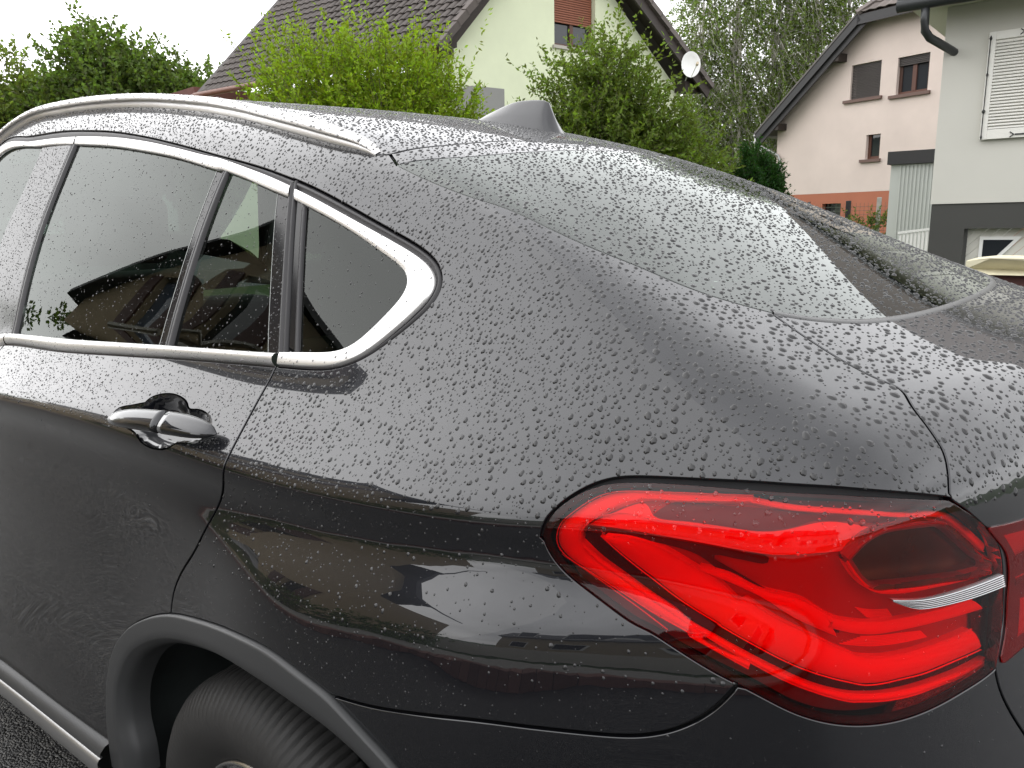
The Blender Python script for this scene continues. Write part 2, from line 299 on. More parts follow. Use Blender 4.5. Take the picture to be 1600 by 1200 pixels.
CV={
'seal_door_top':[(-1.9882,-0.4941,1.5967),(-1.6954,-0.5048,1.5984),(-1.4643,-0.5111,1.5924),(-1.3358,-0.5184,1.5829),(-1.1198,-0.5338,1.5614),(-0.9218,-0.5530,1.5327),(-0.7461,-0.5719,1.5019),(-0.5927,-0.5884,1.4724),(-0.5505,-0.5928,1.4641),(-0.4526,-0.6021,1.4457),(-0.3610,-0.6118,1.4270),(-0.2628,-0.6237,1.4035)],
'seal_q':[(-0.2594,-0.6235,1.4036),(-0.1967,-0.6310,1.3867),(-0.1234,-0.6400,1.3637),(-0.0553,-0.6484,1.3405),(0.0295,-0.6597,1.3120),(0.0900,-0.6692,1.2918),(0.1316,-0.6790,1.2744),(0.1542,-0.6884,1.2596),(0.1654,-0.6974,1.2461),(0.1682,-0.7016,1.2399),(0.1707,-0.7102,1.2274),(0.1647,-0.7189,1.2147),(0.1386,-0.7381,1.1863),(0.1176,-0.7499,1.1687),(0.0959,-0.7614,1.1516),(0.0717,-0.7711,1.1370),(0.0440,-0.7782,1.1256),(0.0122,-0.7826,1.1178),(-0.0237,-0.7845,1.1138),(-0.0622,-0.7853,1.1114),(-0.1143,-0.7861,1.1091)],
'seal_door_bot':[(-1.2368,-0.8133,1.0496),(-0.8575,-0.8124,1.0688),(-0.5776,-0.8047,1.0853),(-0.3562,-0.7950,1.0976),(-0.1702,-0.7877,1.1062),(-0.1867,-0.7889,1.1042),(-0.1200,-0.7864,1.1086)],
'chr_door_top':[(-1.9515,-0.5081,1.5820),(-1.6722,-0.5155,1.5800),(-1.4512,-0.5229,1.5727),(-1.3140,-0.5296,1.5648),(-1.1007,-0.5443,1.5455),(-0.9082,-0.5610,1.5208),(-0.7361,-0.5783,1.4925),(-0.5859,-0.5930,1.4654),(-0.5462,-0.5957,1.4596),(-0.4131,-0.6115,1.4301),(-0.3335,-0.6216,1.4114),(-0.2606,-0.6314,1.3920)],
'chr_door_top_in':[(-1.9126,-0.5242,1.5567),(-1.5739,-0.5285,1.5587),(-1.4284,-0.5344,1.5525),(-1.2877,-0.5434,1.5413),(-1.0736,-0.5594,1.5210),(-0.8816,-0.5769,1.4958),(-0.7142,-0.5924,1.4704),(-0.5096,-0.6135,1.4314),(-0.5250,-0.6107,1.4363),(-0.4262,-0.6217,1.4153),(-0.3007,-0.6381,1.3839),(-0.2502,-0.6435,1.3719)],
'chr_door_bot':[(-1.2424,-0.8112,1.0516),(-0.8618,-0.8105,1.0709),(-0.5805,-0.8031,1.0872),(-0.3581,-0.7938,1.0995),(-0.1715,-0.7866,1.1080),(-0.1879,-0.7880,1.1058),(-0.1235,-0.7856,1.1099)],
'chr_door_bot_in':[(-1.2864,-0.7942,1.0711),(-0.8163,-0.7932,1.0959),(-0.4262,-0.7852,1.1152),(-0.1833,-0.7772,1.1257),(-0.2005,-0.7781,1.1242),(-0.1232,-0.7753,1.1288)],
'chr_q_out':[(-0.2428,-0.6343,1.3861),(-0.1846,-0.6415,1.3692),(-0.1357,-0.6475,1.3537),(-0.0456,-0.6578,1.3243),(0.0380,-0.6685,1.2975),(0.0985,-0.6783,1.2773),(0.1347,-0.6876,1.2613),(0.1536,-0.6971,1.2468),(0.1561,-0.6999,1.2426),(0.1570,-0.7070,1.2321),(0.1501,-0.7165,1.2182),(0.1322,-0.7314,1.1963),(0.1122,-0.7445,1.1769),(0.0915,-0.7571,1.1580),(0.0686,-0.7682,1.1414),(0.0413,-0.7758,1.1294),(0.0100,-0.7806,1.1210),(-0.0260,-0.7824,1.1171),(-0.0643,-0.7836,1.1144),(-0.1144,-0.7847,1.1117)],
'chr_q_in':[(-0.2306,-0.6458,1.3667),(-0.1967,-0.6500,1.3566),(-0.1239,-0.6583,1.3342),(-0.0554,-0.6668,1.3109),(0.0114,-0.6775,1.2857),(0.0544,-0.6853,1.2695),(0.0848,-0.6921,1.2570),(0.0993,-0.6986,1.2463),(0.1036,-0.7020,1.2410),(0.1053,-0.7084,1.2313),(0.1011,-0.7160,1.2199),(0.0834,-0.7322,1.1957),(0.0643,-0.7473,1.1730),(0.0428,-0.7604,1.1531),(0.0141,-0.7675,1.1421),(-0.0204,-0.7703,1.1375),(-0.0769,-0.7728,1.1332),(-0.1186,-0.7748,1.1297)],
'bp_front':[(-1.5739,-0.5285,1.5587),(-1.5796,-0.5980,1.4266),(-1.5735,-0.6702,1.2951)],
'bp_gap':[(-1.4548,-0.5331,1.5541),(-1.4635,-0.6057,1.4181),(-1.4126,-0.7192,1.2097),(-1.4078,-0.7419,1.1646),(-1.3540,-0.7947,1.0660)],
'bp_seal_a':[(-1.3549,-0.5399,1.5452),(-1.3489,-0.6159,1.4058),(-1.2847,-0.7214,1.2134),(-1.2882,-0.7272,1.2016),(-1.2186,-0.7941,1.0754)],
'bp_seal_b':[(-1.3134,-0.5425,1.5420),(-1.3081,-0.6178,1.4045),(-1.2407,-0.7221,1.2147),(-1.2517,-0.7278,1.2028),(-1.1865,-0.7943,1.0771)],
'div_line':[(-0.5342,-0.6116,1.4352),(-0.5275,-0.6588,1.3547),(-0.5112,-0.7234,1.2353),(-0.5161,-0.7250,1.2323),(-0.4941,-0.7877,1.1112)],
'div_a':[(-0.5038,-0.6143,1.4299),(-0.4954,-0.6690,1.3360),(-0.4882,-0.7229,1.2360),(-0.4918,-0.7245,1.2330),(-0.4640,-0.7871,1.1122)],
'div_b':[(-0.4838,-0.6165,1.4257),(-0.4754,-0.6689,1.3357),(-0.4646,-0.7223,1.2366),(-0.4692,-0.7240,1.2336),(-0.4439,-0.7864,1.1132)],
'sm_line':[(-0.2981,-0.6383,1.3835),(-0.2669,-0.6697,1.3272),(-0.2281,-0.7121,1.2479),(-0.2199,-0.7188,1.2352),(-0.1853,-0.7518,1.1736),(-0.1576,-0.7763,1.1271)],
'de_a':[(-0.2619,-0.6310,1.3926),(-0.2114,-0.6826,1.3002),(-0.1781,-0.7210,1.2289),(-0.1771,-0.7237,1.2239),(-0.1221,-0.7751,1.1291)],
'de_b':[(-0.2503,-0.6280,1.3963),(-0.1970,-0.6820,1.3002),(-0.1629,-0.7202,1.2294),(-0.1614,-0.7229,1.2244),(-0.1340,-0.7490,1.1766),(-0.1049,-0.7743,1.1306)],
'qs_b':[(-0.1986,-0.6499,1.3569),(-0.1571,-0.6943,1.2747),(-0.1333,-0.7185,1.2303),(-0.1318,-0.7212,1.2254),(-0.0770,-0.7727,1.1334)],
'doorcut':[(-0.1169,-0.7855,1.1103),(-0.1190,-0.8143,1.0702),(-0.1145,-0.8477,1.0330),(-0.1055,-0.8754,1.0067),(-0.0977,-0.8962,0.9846),(-0.1036,-0.8997,0.9566),(-0.1289,-0.8924,0.9229),(-0.1612,-0.9013,0.8725),(-0.1970,-0.9067,0.8246),(-0.2422,-0.9076,0.7794),(-0.2739,-0.9095,0.7401),(-0.2855,-0.9119,0.7143),(-0.2886,-0.9155,0.6879)],
'arch_out':[(-0.5728,-0.9317,0.2729),(-0.5790,-0.9296,0.3172),(-0.5848,-0.9255,0.3655),(-0.5860,-0.9200,0.4121),(-0.5784,-0.9147,0.4619),(-0.5439,-0.9096,0.5305),(-0.4770,-0.9075,0.5928),(-0.3931,-0.9090,0.6417),(-0.2894,-0.9157,0.6863),(-0.1583,-0.9297,0.7244),(-0.0284,-0.9482,0.7565),(0.0748,-0.9604,0.7730),(0.1554,-0.9659,0.7705),(0.2152,-0.9677,0.7642),(0.2254,-0.9680,0.7610),(0.2761,-0.9689,0.7429),(0.3279,-0.9671,0.7189),(0.3545,-0.9646,0.6927),(0.3738,-0.9611,0.6570)],
'arch_in':[(-0.4913,-0.9303,0.2762),(-0.4956,-0.9283,0.3299),(-0.5167,-0.9244,0.3844),(-0.5135,-0.9187,0.4507),(-0.4587,-0.9149,0.5337),(-0.3718,-0.9170,0.5944),(-0.2679,-0.9251,0.6409),(-0.1084,-0.9438,0.6878),(0.0110,-0.9599,0.7100),(0.1310,-0.9701,0.7182),(0.2239,-0.9719,0.7146),(0.2720,-0.9711,0.7065),(0.3149,-0.9690,0.6872),(0.3432,-0.9658,0.6584)],
'bumper_gap':[(0.2196,-0.9674,0.7659),(0.2825,-0.9651,0.7772),(0.3640,-0.9571,0.7967),(0.4315,-0.9437,0.8115),(0.5030,-0.9212,0.8200),(0.5672,-0.8966,0.8267),(0.5981,-0.8850,0.8326),(0.6014,-0.8836,0.8347),(0.6194,-0.8769,0.8422),(0.6318,-0.8721,0.8506),(0.6440,-0.8673,0.8604),(0.6534,-0.8633,0.8696),(0.6615,-0.8597,0.8792),(0.6691,-0.8556,0.8914),(0.6745,-0.8523,0.9011)],
'bumper_facet':[(0.2636,-0.9652,0.7793),(0.2861,-0.9656,0.7722),(0.3136,-0.9658,0.7586),(0.3353,-0.9651,0.7459),(0.3556,-0.9636,0.7325),(0.3766,-0.9611,0.7063)],
'lens_top':[(0.4725,-0.8782,1.0067),(0.4740,-0.8775,1.0194),(0.4783,-0.8744,1.0281),(0.4904,-0.8647,1.0418),(0.5029,-0.8544,1.0531),(0.5183,-0.8461,1.0608),(0.5378,-0.8393,1.0661),(0.5721,-0.8311,1.0702),(0.6135,-0.8223,1.0736),(0.6782,-0.8085,1.0772),(0.6994,-0.8026,1.0783),(0.7526,-0.7716,1.0772),(0.7807,-0.7367,1.0708),(0.8059,-0.6924,1.0614)],
'lens_cor':[(0.8059,-0.6924,1.0614),(0.8231,-0.6628,1.0403),(0.8328,-0.6409,1.0233),(0.8387,-0.6264,1.0101),(0.8438,-0.6145,0.9905),(0.8469,-0.6103,0.9681),(0.8518,-0.6131,0.9236),(0.8506,-0.6126,0.9318),(0.8528,-0.6208,0.9045),(0.8531,-0.6351,0.8799)],
'lens_bot':[(0.4725,-0.8782,1.0067),(0.4732,-0.8773,0.9970),(0.4777,-0.8756,0.9864),(0.4872,-0.8736,0.9763),(0.5056,-0.8716,0.9660),(0.5308,-0.8701,0.9556),(0.5637,-0.8688,0.9418),(0.5840,-0.8675,0.9334),(0.5801,-0.8661,0.9384),(0.6100,-0.8631,0.9271),(0.6383,-0.8592,0.9159),(0.6650,-0.8542,0.9062),(0.6764,-0.8513,0.9036),(0.7023,-0.8435,0.8938),(0.7154,-0.8385,0.8871),(0.7366,-0.8274,0.8797),(0.7574,-0.8122,0.8749),(0.7571,-0.8125,0.8748),(0.7689,-0.8014,0.8732),(0.7831,-0.7850,0.8716),(0.8012,-0.7584,0.8710),(0.8185,-0.7252,0.8723),(0.8354,-0.6847,0.8752),(0.8465,-0.6550,0.8768),(0.8531,-0.6351,0.8799)],
'lensb_top':[(0.4695,-0.8787,1.0045),(0.4720,-0.8778,1.0198),(0.4783,-0.8732,1.0308),(0.4916,-0.8613,1.0462),(0.5055,-0.8505,1.0574),(0.5206,-0.8417,1.0657),(0.5386,-0.8352,1.0709),(0.5703,-0.8280,1.0746),(0.6119,-0.8192,1.0782),(0.6763,-0.8046,1.0835),(0.6978,-0.7990,1.0841),(0.7515,-0.7687,1.0820),(0.7798,-0.7342,1.0747),(0.8033,-0.6954,1.0646)],
'ilens':[(0.8327,-0.6410,1.0243),(0.8449,-0.6065,1.0198),(0.8560,-0.5723,1.0165),(0.8858,-0.4620,1.0012),(0.9087,-0.3489,0.9760),(0.9184,-0.3670,0.8928),(0.9203,-0.4020,0.8581),(0.9188,-0.4070,0.8604),(0.8893,-0.5154,0.8823),(0.8699,-0.5812,0.8848),(0.8611,-0.6106,0.8818),(0.8544,-0.6305,0.8813),(0.8545,-0.6241,0.8907),(0.8547,-0.6123,0.9092),(0.8518,-0.6036,0.9442),(0.8513,-0.6000,0.9575),(0.8474,-0.6042,0.9877),(0.8408,-0.6209,1.0057)],
'gate_gap':[(0.5775,-0.5579,1.2108),(0.6337,-0.5849,1.1860),(0.6791,-0.6016,1.1671),(0.7160,-0.6088,1.1532),(0.7324,-0.6076,1.1481),(0.7408,-0.6108,1.1449),(0.7587,-0.6390,1.1331),(0.7827,-0.6584,1.1129),(0.7921,-0.6625,1.1020),(0.7975,-0.6697,1.0920),(0.8018,-0.6788,1.0807),(0.8045,-0.6860,1.0706),(0.8056,-0.6915,1.0631),(0.8137,-0.6790,1.0548),(0.8230,-0.6627,1.0408),(0.8325,-0.6417,1.0239)],
'gate_gap2':[(0.8522,-0.6368,0.8812),(0.8538,-0.6383,0.8719),(0.8582,-0.6360,0.8569),(0.8663,-0.6278,0.8364),(0.8811,-0.6094,0.8032),(0.9050,-0.5743,0.7518),(0.9362,-0.5134,0.6805)],
'glass_bot':[(0.5797,-0.5554,1.2103),(0.6047,-0.5334,1.2035),(0.6309,-0.4980,1.1974),(0.6581,-0.4435,1.1923),(0.6835,-0.3486,1.1900),(0.7009,-0.2287,1.1899),(0.7111,-0.0648,1.1904),(0.7085,0.1504,1.1898),(0.6920,0.3827,1.1847)],
'glass_top':[(-0.0434,-0.5779,1.4166),(0.0212,-0.5107,1.4269),(0.0499,-0.4002,1.4377),(0.0653,-0.2550,1.4493),(0.0729,-0.1121,1.4551),(0.0799,0.0084,1.4547)],
'glass_left':[(-0.0434,-0.5779,1.4166),(0.0212,-0.5891,1.3948),(0.1261,-0.6012,1.3636),(0.2126,-0.6028,1.3405),(0.2971,-0.6115,1.3105),(0.3683,-0.6109,1.2842),(0.4137,-0.6026,1.2679),(0.4751,-0.5965,1.2446),(0.5132,-0.5879,1.2311),(0.5616,-0.5663,1.2157),(0.5797,-0.5554,1.2103)],
'roof_rear':[(-0.0819,-0.5577,1.4370),(-0.0491,-0.4904,1.4511),(-0.0320,-0.3940,1.4627),(-0.0221,-0.3109,1.4702),(-0.0002,-0.2360,1.4708),(0.0345,-0.1733,1.4645),(0.0570,-0.0867,1.4610)],
'lip':[(0.7388,-0.6090,1.1458),(0.7537,-0.5787,1.1453),(0.7754,-0.5222,1.1459),(0.7991,-0.4636,1.1452),(0.8241,-0.3953,1.1429),(0.8600,-0.2752,1.1334)],
'rail_bot':[(-1.8050,-0.4581,1.6547),(-1.5595,-0.4617,1.6543),(-1.3409,-0.4673,1.6434),(-1.1524,-0.4707,1.6286),(-0.9853,-0.4735,1.6104),(-0.7490,-0.4873,1.5758),(-0.7018,-0.4926,1.5675),(-0.5877,-0.5073,1.5456),(-0.4776,-0.5250,1.5218),(-0.3492,-0.5439,1.4932),(-0.2391,-0.5572,1.4683),(-0.1566,-0.5616,1.4507),(-0.1084,-0.5667,1.4377)],
'rocker_top':[(-1.7467,-0.9379,0.2184),(-1.1970,-0.9329,0.2734),(-0.5772,-0.9296,0.3165)],
'handle_cup':[(-0.4101,-0.8609,1.0249),(-0.4073,-0.8545,1.0313),(-0.3893,-0.8469,1.0387),(-0.3569,-0.8415,1.0438),(-0.3249,-0.8414,1.0431),(-0.2940,-0.8459,1.0376),(-0.2779,-0.8527,1.0302),(-0.2497,-0.8500,1.0323),(-0.2157,-0.8531,1.0285),(-0.1945,-0.8613,1.0203),(-0.1859,-0.8737,1.0088),(-0.1941,-0.8849,0.9984),(-0.2148,-0.8899,0.9935),(-0.2473,-0.8943,0.9891),(-0.2596,-0.8993,0.9815),(-0.2880,-0.9015,0.9740),(-0.3256,-0.9018,0.9714),(-0.3528,-0.9015,0.9758),(-0.3738,-0.8983,0.9856),(-0.3943,-0.8964,0.9890),(-0.4469,-0.8935,0.9932),(-0.4730,-0.8889,0.9986),(-0.4824,-0.8840,1.0036),(-0.4750,-0.8773,1.0100),(-0.4400,-0.8686,1.0181)],
'crease':[(-1.0016,-0.9008,0.9678),(-0.6660,-0.8984,0.9840),(-0.4405,-0.8905,0.9967),(-0.1005,-0.8992,0.9789)],
'in_ring_o':[(0.6615,-0.8000,1.0681),(0.5676,-0.8227,1.0588),(0.5388,-0.8298,1.0554),(0.5179,-0.8372,1.0497),(0.4992,-0.8489,1.0366),(0.4835,-0.8577,1.0200),(0.4766,-0.8591,1.0012),(0.4779,-0.8579,0.9898),(0.4937,-0.8543,0.9758),(0.5350,-0.8497,0.9586),(0.5593,-0.8477,0.9502),(0.5828,-0.8458,0.9420),(0.6270,-0.8403,0.9290),(0.6146,-0.8427,0.9309),(0.6498,-0.8375,0.9196),(0.6770,-0.8317,0.9099)],
'in_ring_i':[(0.6628,-0.8026,1.0637),(0.5894,-0.8216,1.0547),(0.5625,-0.8278,1.0527),(0.5425,-0.8356,1.0461),(0.5233,-0.8457,1.0341),(0.5077,-0.8523,1.0177),(0.5022,-0.8535,1.0089),(0.5025,-0.8525,0.9991),(0.5163,-0.8480,0.9837),(0.5479,-0.8431,0.9662),(0.5798,-0.8407,0.9536),(0.6105,-0.8386,0.9425),(0.6396,-0.8359,0.9328),(0.6283,-0.8397,0.9297),(0.6562,-0.8355,0.9205),(0.6780,-0.8299,0.9168)],
'in_top_o':[(0.6596,-0.8023,1.0686),(0.6972,-0.7945,1.0664),(0.7409,-0.7705,1.0643),(0.7790,-0.7231,1.0540),(0.8011,-0.6789,1.0461),(0.8099,-0.6613,1.0355),(0.8210,-0.6357,1.0164),(0.8304,-0.6117,0.9975)],
'in_top_i':[(0.6610,-0.8051,1.0638),(0.6983,-0.7968,1.0618),(0.7418,-0.7724,1.0600),(0.7796,-0.7243,1.0500),(0.8000,-0.6838,1.0419),(0.8077,-0.6680,1.0320),(0.8188,-0.6426,1.0121),(0.8302,-0.6137,0.9888)],
'in_low_o':[(0.5059,-0.8511,0.9931),(0.5243,-0.8466,0.9758),(0.5648,-0.8431,0.9563),(0.6113,-0.8401,0.9388),(0.6129,-0.8398,0.9385),(0.6487,-0.8356,0.9269),(0.6820,-0.8291,0.9142),(0.7067,-0.8208,0.9038),(0.7296,-0.8090,0.8949),(0.7510,-0.7932,0.8864),(0.7612,-0.7835,0.8828),(0.7598,-0.7848,0.8837),(0.7772,-0.7640,0.8800),(0.7956,-0.7352,0.8770),(0.8132,-0.6991,0.8759),(0.8309,-0.6562,0.8734),(0.8446,-0.6164,0.8753)],
'in_low_i':[(0.5048,-0.8520,0.9995),(0.5238,-0.8460,0.9834),(0.5631,-0.8404,0.9633),(0.6098,-0.8374,0.9456),(0.6118,-0.8379,0.9435),(0.6479,-0.8342,0.9320),(0.6813,-0.8280,0.9201),(0.7060,-0.8199,0.9105),(0.7289,-0.8082,0.9009),(0.7503,-0.7923,0.8934),(0.7604,-0.7824,0.8904),(0.7591,-0.7839,0.8906),(0.7764,-0.7629,0.8867),(0.7948,-0.7339,0.8836),(0.8125,-0.6978,0.8812),(0.8302,-0.6548,0.8788),(0.8430,-0.6189,0.8788)],
'in_main_o':[(0.5233,-0.8481,1.0092),(0.5460,-0.8404,0.9905),(0.5762,-0.8348,0.9704),(0.6074,-0.8332,0.9561),(0.6512,-0.8300,0.9417),(0.6388,-0.8314,0.9450),(0.6799,-0.8257,0.9311),(0.7165,-0.8130,0.9163),(0.7492,-0.7909,0.9037),(0.7594,-0.7811,0.8997),(0.7611,-0.7795,0.8981),(0.7755,-0.7616,0.8949),(0.7891,-0.7400,0.8940),(0.8025,-0.7149,0.8917),(0.8199,-0.6746,0.8906),(0.8386,-0.6253,0.8884)],
'in_main_i':[(0.5293,-0.8467,1.0110),(0.5541,-0.8404,1.0120),(0.5823,-0.8329,1.0068),(0.6101,-0.8257,0.9950),(0.6382,-0.8207,0.9831),(0.6629,-0.8195,0.9663),(0.6608,-0.8183,0.9734),(0.6878,-0.8146,0.9613),(0.7240,-0.8016,0.9465),(0.7460,-0.7870,0.9336),(0.7564,-0.7774,0.9277),(0.7552,-0.7790,0.9270),(0.7727,-0.7579,0.9205),(0.7855,-0.7378,0.9178),(0.7997,-0.7105,0.9159),(0.8153,-0.6741,0.9144),(0.8297,-0.6360,0.9133)],
'in_up_o':[(0.6283,-0.8222,0.9883),(0.6586,-0.8176,0.9805),(0.6851,-0.8131,0.9721),(0.7077,-0.8075,0.9595),(0.7308,-0.7963,0.9493),(0.7470,-0.7845,0.9407),(0.7192,-0.8021,0.9574),(0.7513,-0.7788,0.9459),(0.7669,-0.7607,0.9412),(0.7815,-0.7382,0.9393),(0.7974,-0.7077,0.9365),(0.8194,-0.6558,0.9309),(0.8358,-0.6121,0.9260)],
'in_up_i':[(0.6199,-0.8238,0.9940),(0.6486,-0.8188,0.9928),(0.6740,-0.8143,0.9838),(0.7126,-0.8019,0.9790),(0.7344,-0.7905,0.9652),(0.7502,-0.7776,0.9576),(0.7346,-0.7907,0.9633),(0.7521,-0.7755,0.9581),(0.7656,-0.7595,0.9541),(0.7803,-0.7372,0.9513),(0.7962,-0.7066,0.9484),(0.8119,-0.6700,0.9453),(0.8269,-0.6305,0.9421)],
'in_big_o':[(0.5087,-0.8499,1.0164),(0.5458,-0.8406,1.0170),(0.6024,-0.8269,1.0159),(0.6564,-0.8160,1.0159),(0.6817,-0.8098,1.0161),(0.7244,-0.7905,1.0221),(0.7466,-0.7719,1.0234)],
'in_big_i':[(0.5239,-0.8438,1.0329),(0.5623,-0.8272,1.0502),(0.5714,-0.8316,1.0385),(0.6145,-0.8221,1.0396),(0.6796,-0.8076,1.0402),(0.7254,-0.7834,1.0521),(0.7655,-0.7448,1.0400)],
'in_rib_a':[(0.7443,-0.7827,0.9346),(0.7670,-0.7572,0.9278),(0.7854,-0.7281,0.9236),(0.8031,-0.6918,0.9198)],
'in_rib_b':[(0.7584,-0.7660,0.9385),(0.7735,-0.7453,0.9349),(0.7862,-0.7237,0.9320),(0.7988,-0.6987,0.9273)],
'in_cav':[(0.7461,-0.7845,1.0202),(0.7542,-0.7749,1.0335),(0.7643,-0.7603,1.0425),(0.7774,-0.7394,1.0436),(0.8036,-0.6874,1.0356),(0.8163,-0.6595,1.0158),(0.8317,-0.6217,0.9852),(0.8362,-0.6097,0.9789),(0.8379,-0.6067,0.9692),(0.8038,-0.6960,0.9801),(0.7775,-0.7472,0.9873),(0.7646,-0.7656,0.9904),(0.7544,-0.7770,1.0036)],
'in_rim_o':[(0.7466,-0.7868,1.0212),(0.7559,-0.7783,1.0038),(0.7652,-0.7681,0.9913),(0.7781,-0.7499,0.9878),(0.8044,-0.6992,0.9806),(0.8384,-0.6110,0.9703)],
'in_rim_i':[(0.7454,-0.7881,1.0179),(0.7542,-0.7803,1.0013),(0.7655,-0.7681,0.9871),(0.7786,-0.7498,0.9808),(0.8049,-0.6992,0.9748),(0.8403,-0.6070,0.9641)],
'in_white_o':[(0.7785,-0.7641,0.9824),(0.7868,-0.7519,0.9750),(0.7951,-0.7382,0.9689),(0.8125,-0.7025,0.9637),(0.8300,-0.6600,0.9595),(0.8476,-0.6114,0.9566)],
'in_white_i':[(0.7786,-0.7637,0.9837),(0.7899,-0.7460,0.9792),(0.7988,-0.7299,0.9763),(0.8117,-0.7024,0.9737),(0.8289,-0.6599,0.9712),(0.8452,-0.6148,0.9693)],
'in_slit':[(0.6437,-0.8241,0.9949),(0.6650,-0.8203,0.9901),(0.6837,-0.8172,0.9777),(0.7080,-0.8100,0.9708),(0.7291,-0.8008,0.9586),(0.7463,-0.7887,0.9504)],
'in_cav0':[(0.7490,-0.7957,1.0251),(0.7569,-0.7863,1.0382),(0.7670,-0.7722,1.0472),(0.7800,-0.7526,1.0487),(0.8061,-0.7038,1.0416),(0.8187,-0.6780,1.0228),(0.8339,-0.6422,0.9933),(0.8384,-0.6309,0.9873),(0.8401,-0.6279,0.9778),(0.8064,-0.7123,0.9873),(0.7801,-0.7605,0.9934),(0.7674,-0.7779,0.9962),(0.7572,-0.7887,1.0090)],
'in_iw_o':[(0.8506,-0.5871,0.9482),(0.8610,-0.5540,0.9455),(0.8809,-0.4827,0.9373)],
'in_iw_i':[(0.8495,-0.5865,0.9589),(0.8597,-0.5532,0.9579),(0.8793,-0.4812,0.9517)],
'in_ir_o':[(0.8446,-0.5835,0.9794),(0.8563,-0.5438,0.9812),(0.8756,-0.4691,0.9773)],
'in_ir_i':[(0.8339,-0.6108,1.0112),(0.8544,-0.5460,1.0033),(0.8740,-0.4713,0.9947)],
'in_ib_o':[(0.8553,-0.5913,0.8917),(0.8662,-0.5545,0.8928),(0.8858,-0.4829,0.8894)],
'in_ib_i':[(0.8518,-0.5763,0.9353),(0.8613,-0.5455,0.9324),(0.8813,-0.4725,0.9248)],
'in_ribc_a':[(0.7519,-0.7679,0.9670),(0.7636,-0.7539,0.9619),(0.7748,-0.7373,0.9591)],
'in_ribc_b':[(0.7604,-0.7594,0.9566),(0.7681,-0.7493,0.9525),(0.7791,-0.7318,0.9500)],
'in_lline_a':[(0.5215,-0.8427,1.0312),(0.5426,-0.8357,1.0377),(0.5723,-0.8302,1.0352),(0.6004,-0.8240,1.0354),(0.6410,-0.8153,1.0364)],
'in_lline_b':[(0.4783,-0.8533,0.9785),(0.5002,-0.8506,0.9665),(0.5340,-0.8481,0.9536),(0.5667,-0.8460,0.9415),(0.5979,-0.8437,0.9282)],
'in_slotA':[(0.5711,-0.8311,1.0398),(0.5755,-0.8277,1.0450),(0.5900,-0.8197,1.0540),(0.6373,-0.8090,1.0575),(0.6744,-0.8002,1.0598),(0.7200,-0.7837,1.0585),(0.7410,-0.7688,1.0566),(0.7622,-0.7448,1.0525),(0.7750,-0.7253,1.0479),(0.7702,-0.7353,1.0450),(0.7468,-0.7657,1.0507),(0.7263,-0.7824,1.0531),(0.7136,-0.7903,1.0522),(0.6998,-0.7988,1.0465),(0.6673,-0.8110,1.0393),(0.6545,-0.8139,1.0393),(0.6147,-0.8223,1.0390),(0.5814,-0.8295,1.0383)],
'in_slotB':[(0.5079,-0.8501,1.0155),(0.5458,-0.8406,1.0162),(0.6024,-0.8268,1.0152),(0.6564,-0.8160,1.0152),(0.6818,-0.8098,1.0150),(0.6814,-0.8099,1.0082),(0.6567,-0.8156,1.0071),(0.6340,-0.8199,1.0069),(0.6319,-0.8201,1.0042),(0.6462,-0.8171,0.9974),(0.6637,-0.8139,0.9901),(0.6834,-0.8099,0.9817),(0.7150,-0.7996,0.9694),(0.7293,-0.7931,0.9574),(0.7451,-0.7818,0.9476),(0.7438,-0.7836,0.9453),(0.7298,-0.7938,0.9521),(0.7135,-0.8016,0.9625),(0.6840,-0.8106,0.9751),(0.6628,-0.8143,0.9841),(0.6382,-0.8183,0.9919),(0.6161,-0.8230,1.0039),(0.5743,-0.8329,1.0092),(0.5457,-0.8402,1.0106),(0.5161,-0.8477,1.0088),(0.5079,-0.8499,1.0107)],
'in_band':[(0.5058,-0.8482,1.0104),(0.5238,-0.8435,1.0086),(0.5437,-0.8365,0.9892),(0.5742,-0.8312,0.9692),(0.6056,-0.8297,0.9548),(0.6497,-0.8264,0.9403),(0.6371,-0.8278,0.9436),(0.6784,-0.8220,0.9296),(0.7153,-0.8092,0.9146),(0.7481,-0.7867,0.9018),(0.7583,-0.7768,0.8977),(0.7600,-0.7751,0.8961),(0.7745,-0.7569,0.8928),(0.7881,-0.7349,0.8917),(0.8016,-0.7092,0.8892),(0.8190,-0.6682,0.8879),(0.8378,-0.6181,0.8853),(0.8429,-0.6106,0.8742),(0.8295,-0.6485,0.8744),(0.8118,-0.6923,0.8771),(0.7940,-0.7289,0.8798),(0.7756,-0.7585,0.8831),(0.7581,-0.7797,0.8873),(0.7493,-0.7883,0.8901),(0.7279,-0.8045,0.8977),(0.7048,-0.8163,0.9074),(0.6801,-0.8246,0.9171),(0.6465,-0.8310,0.9292),(0.6104,-0.8349,0.9408),(0.6080,-0.8339,0.9443),(0.5613,-0.8372,0.9613),(0.5215,-0.8423,0.9814),(0.5036,-0.8476,0.9977)],
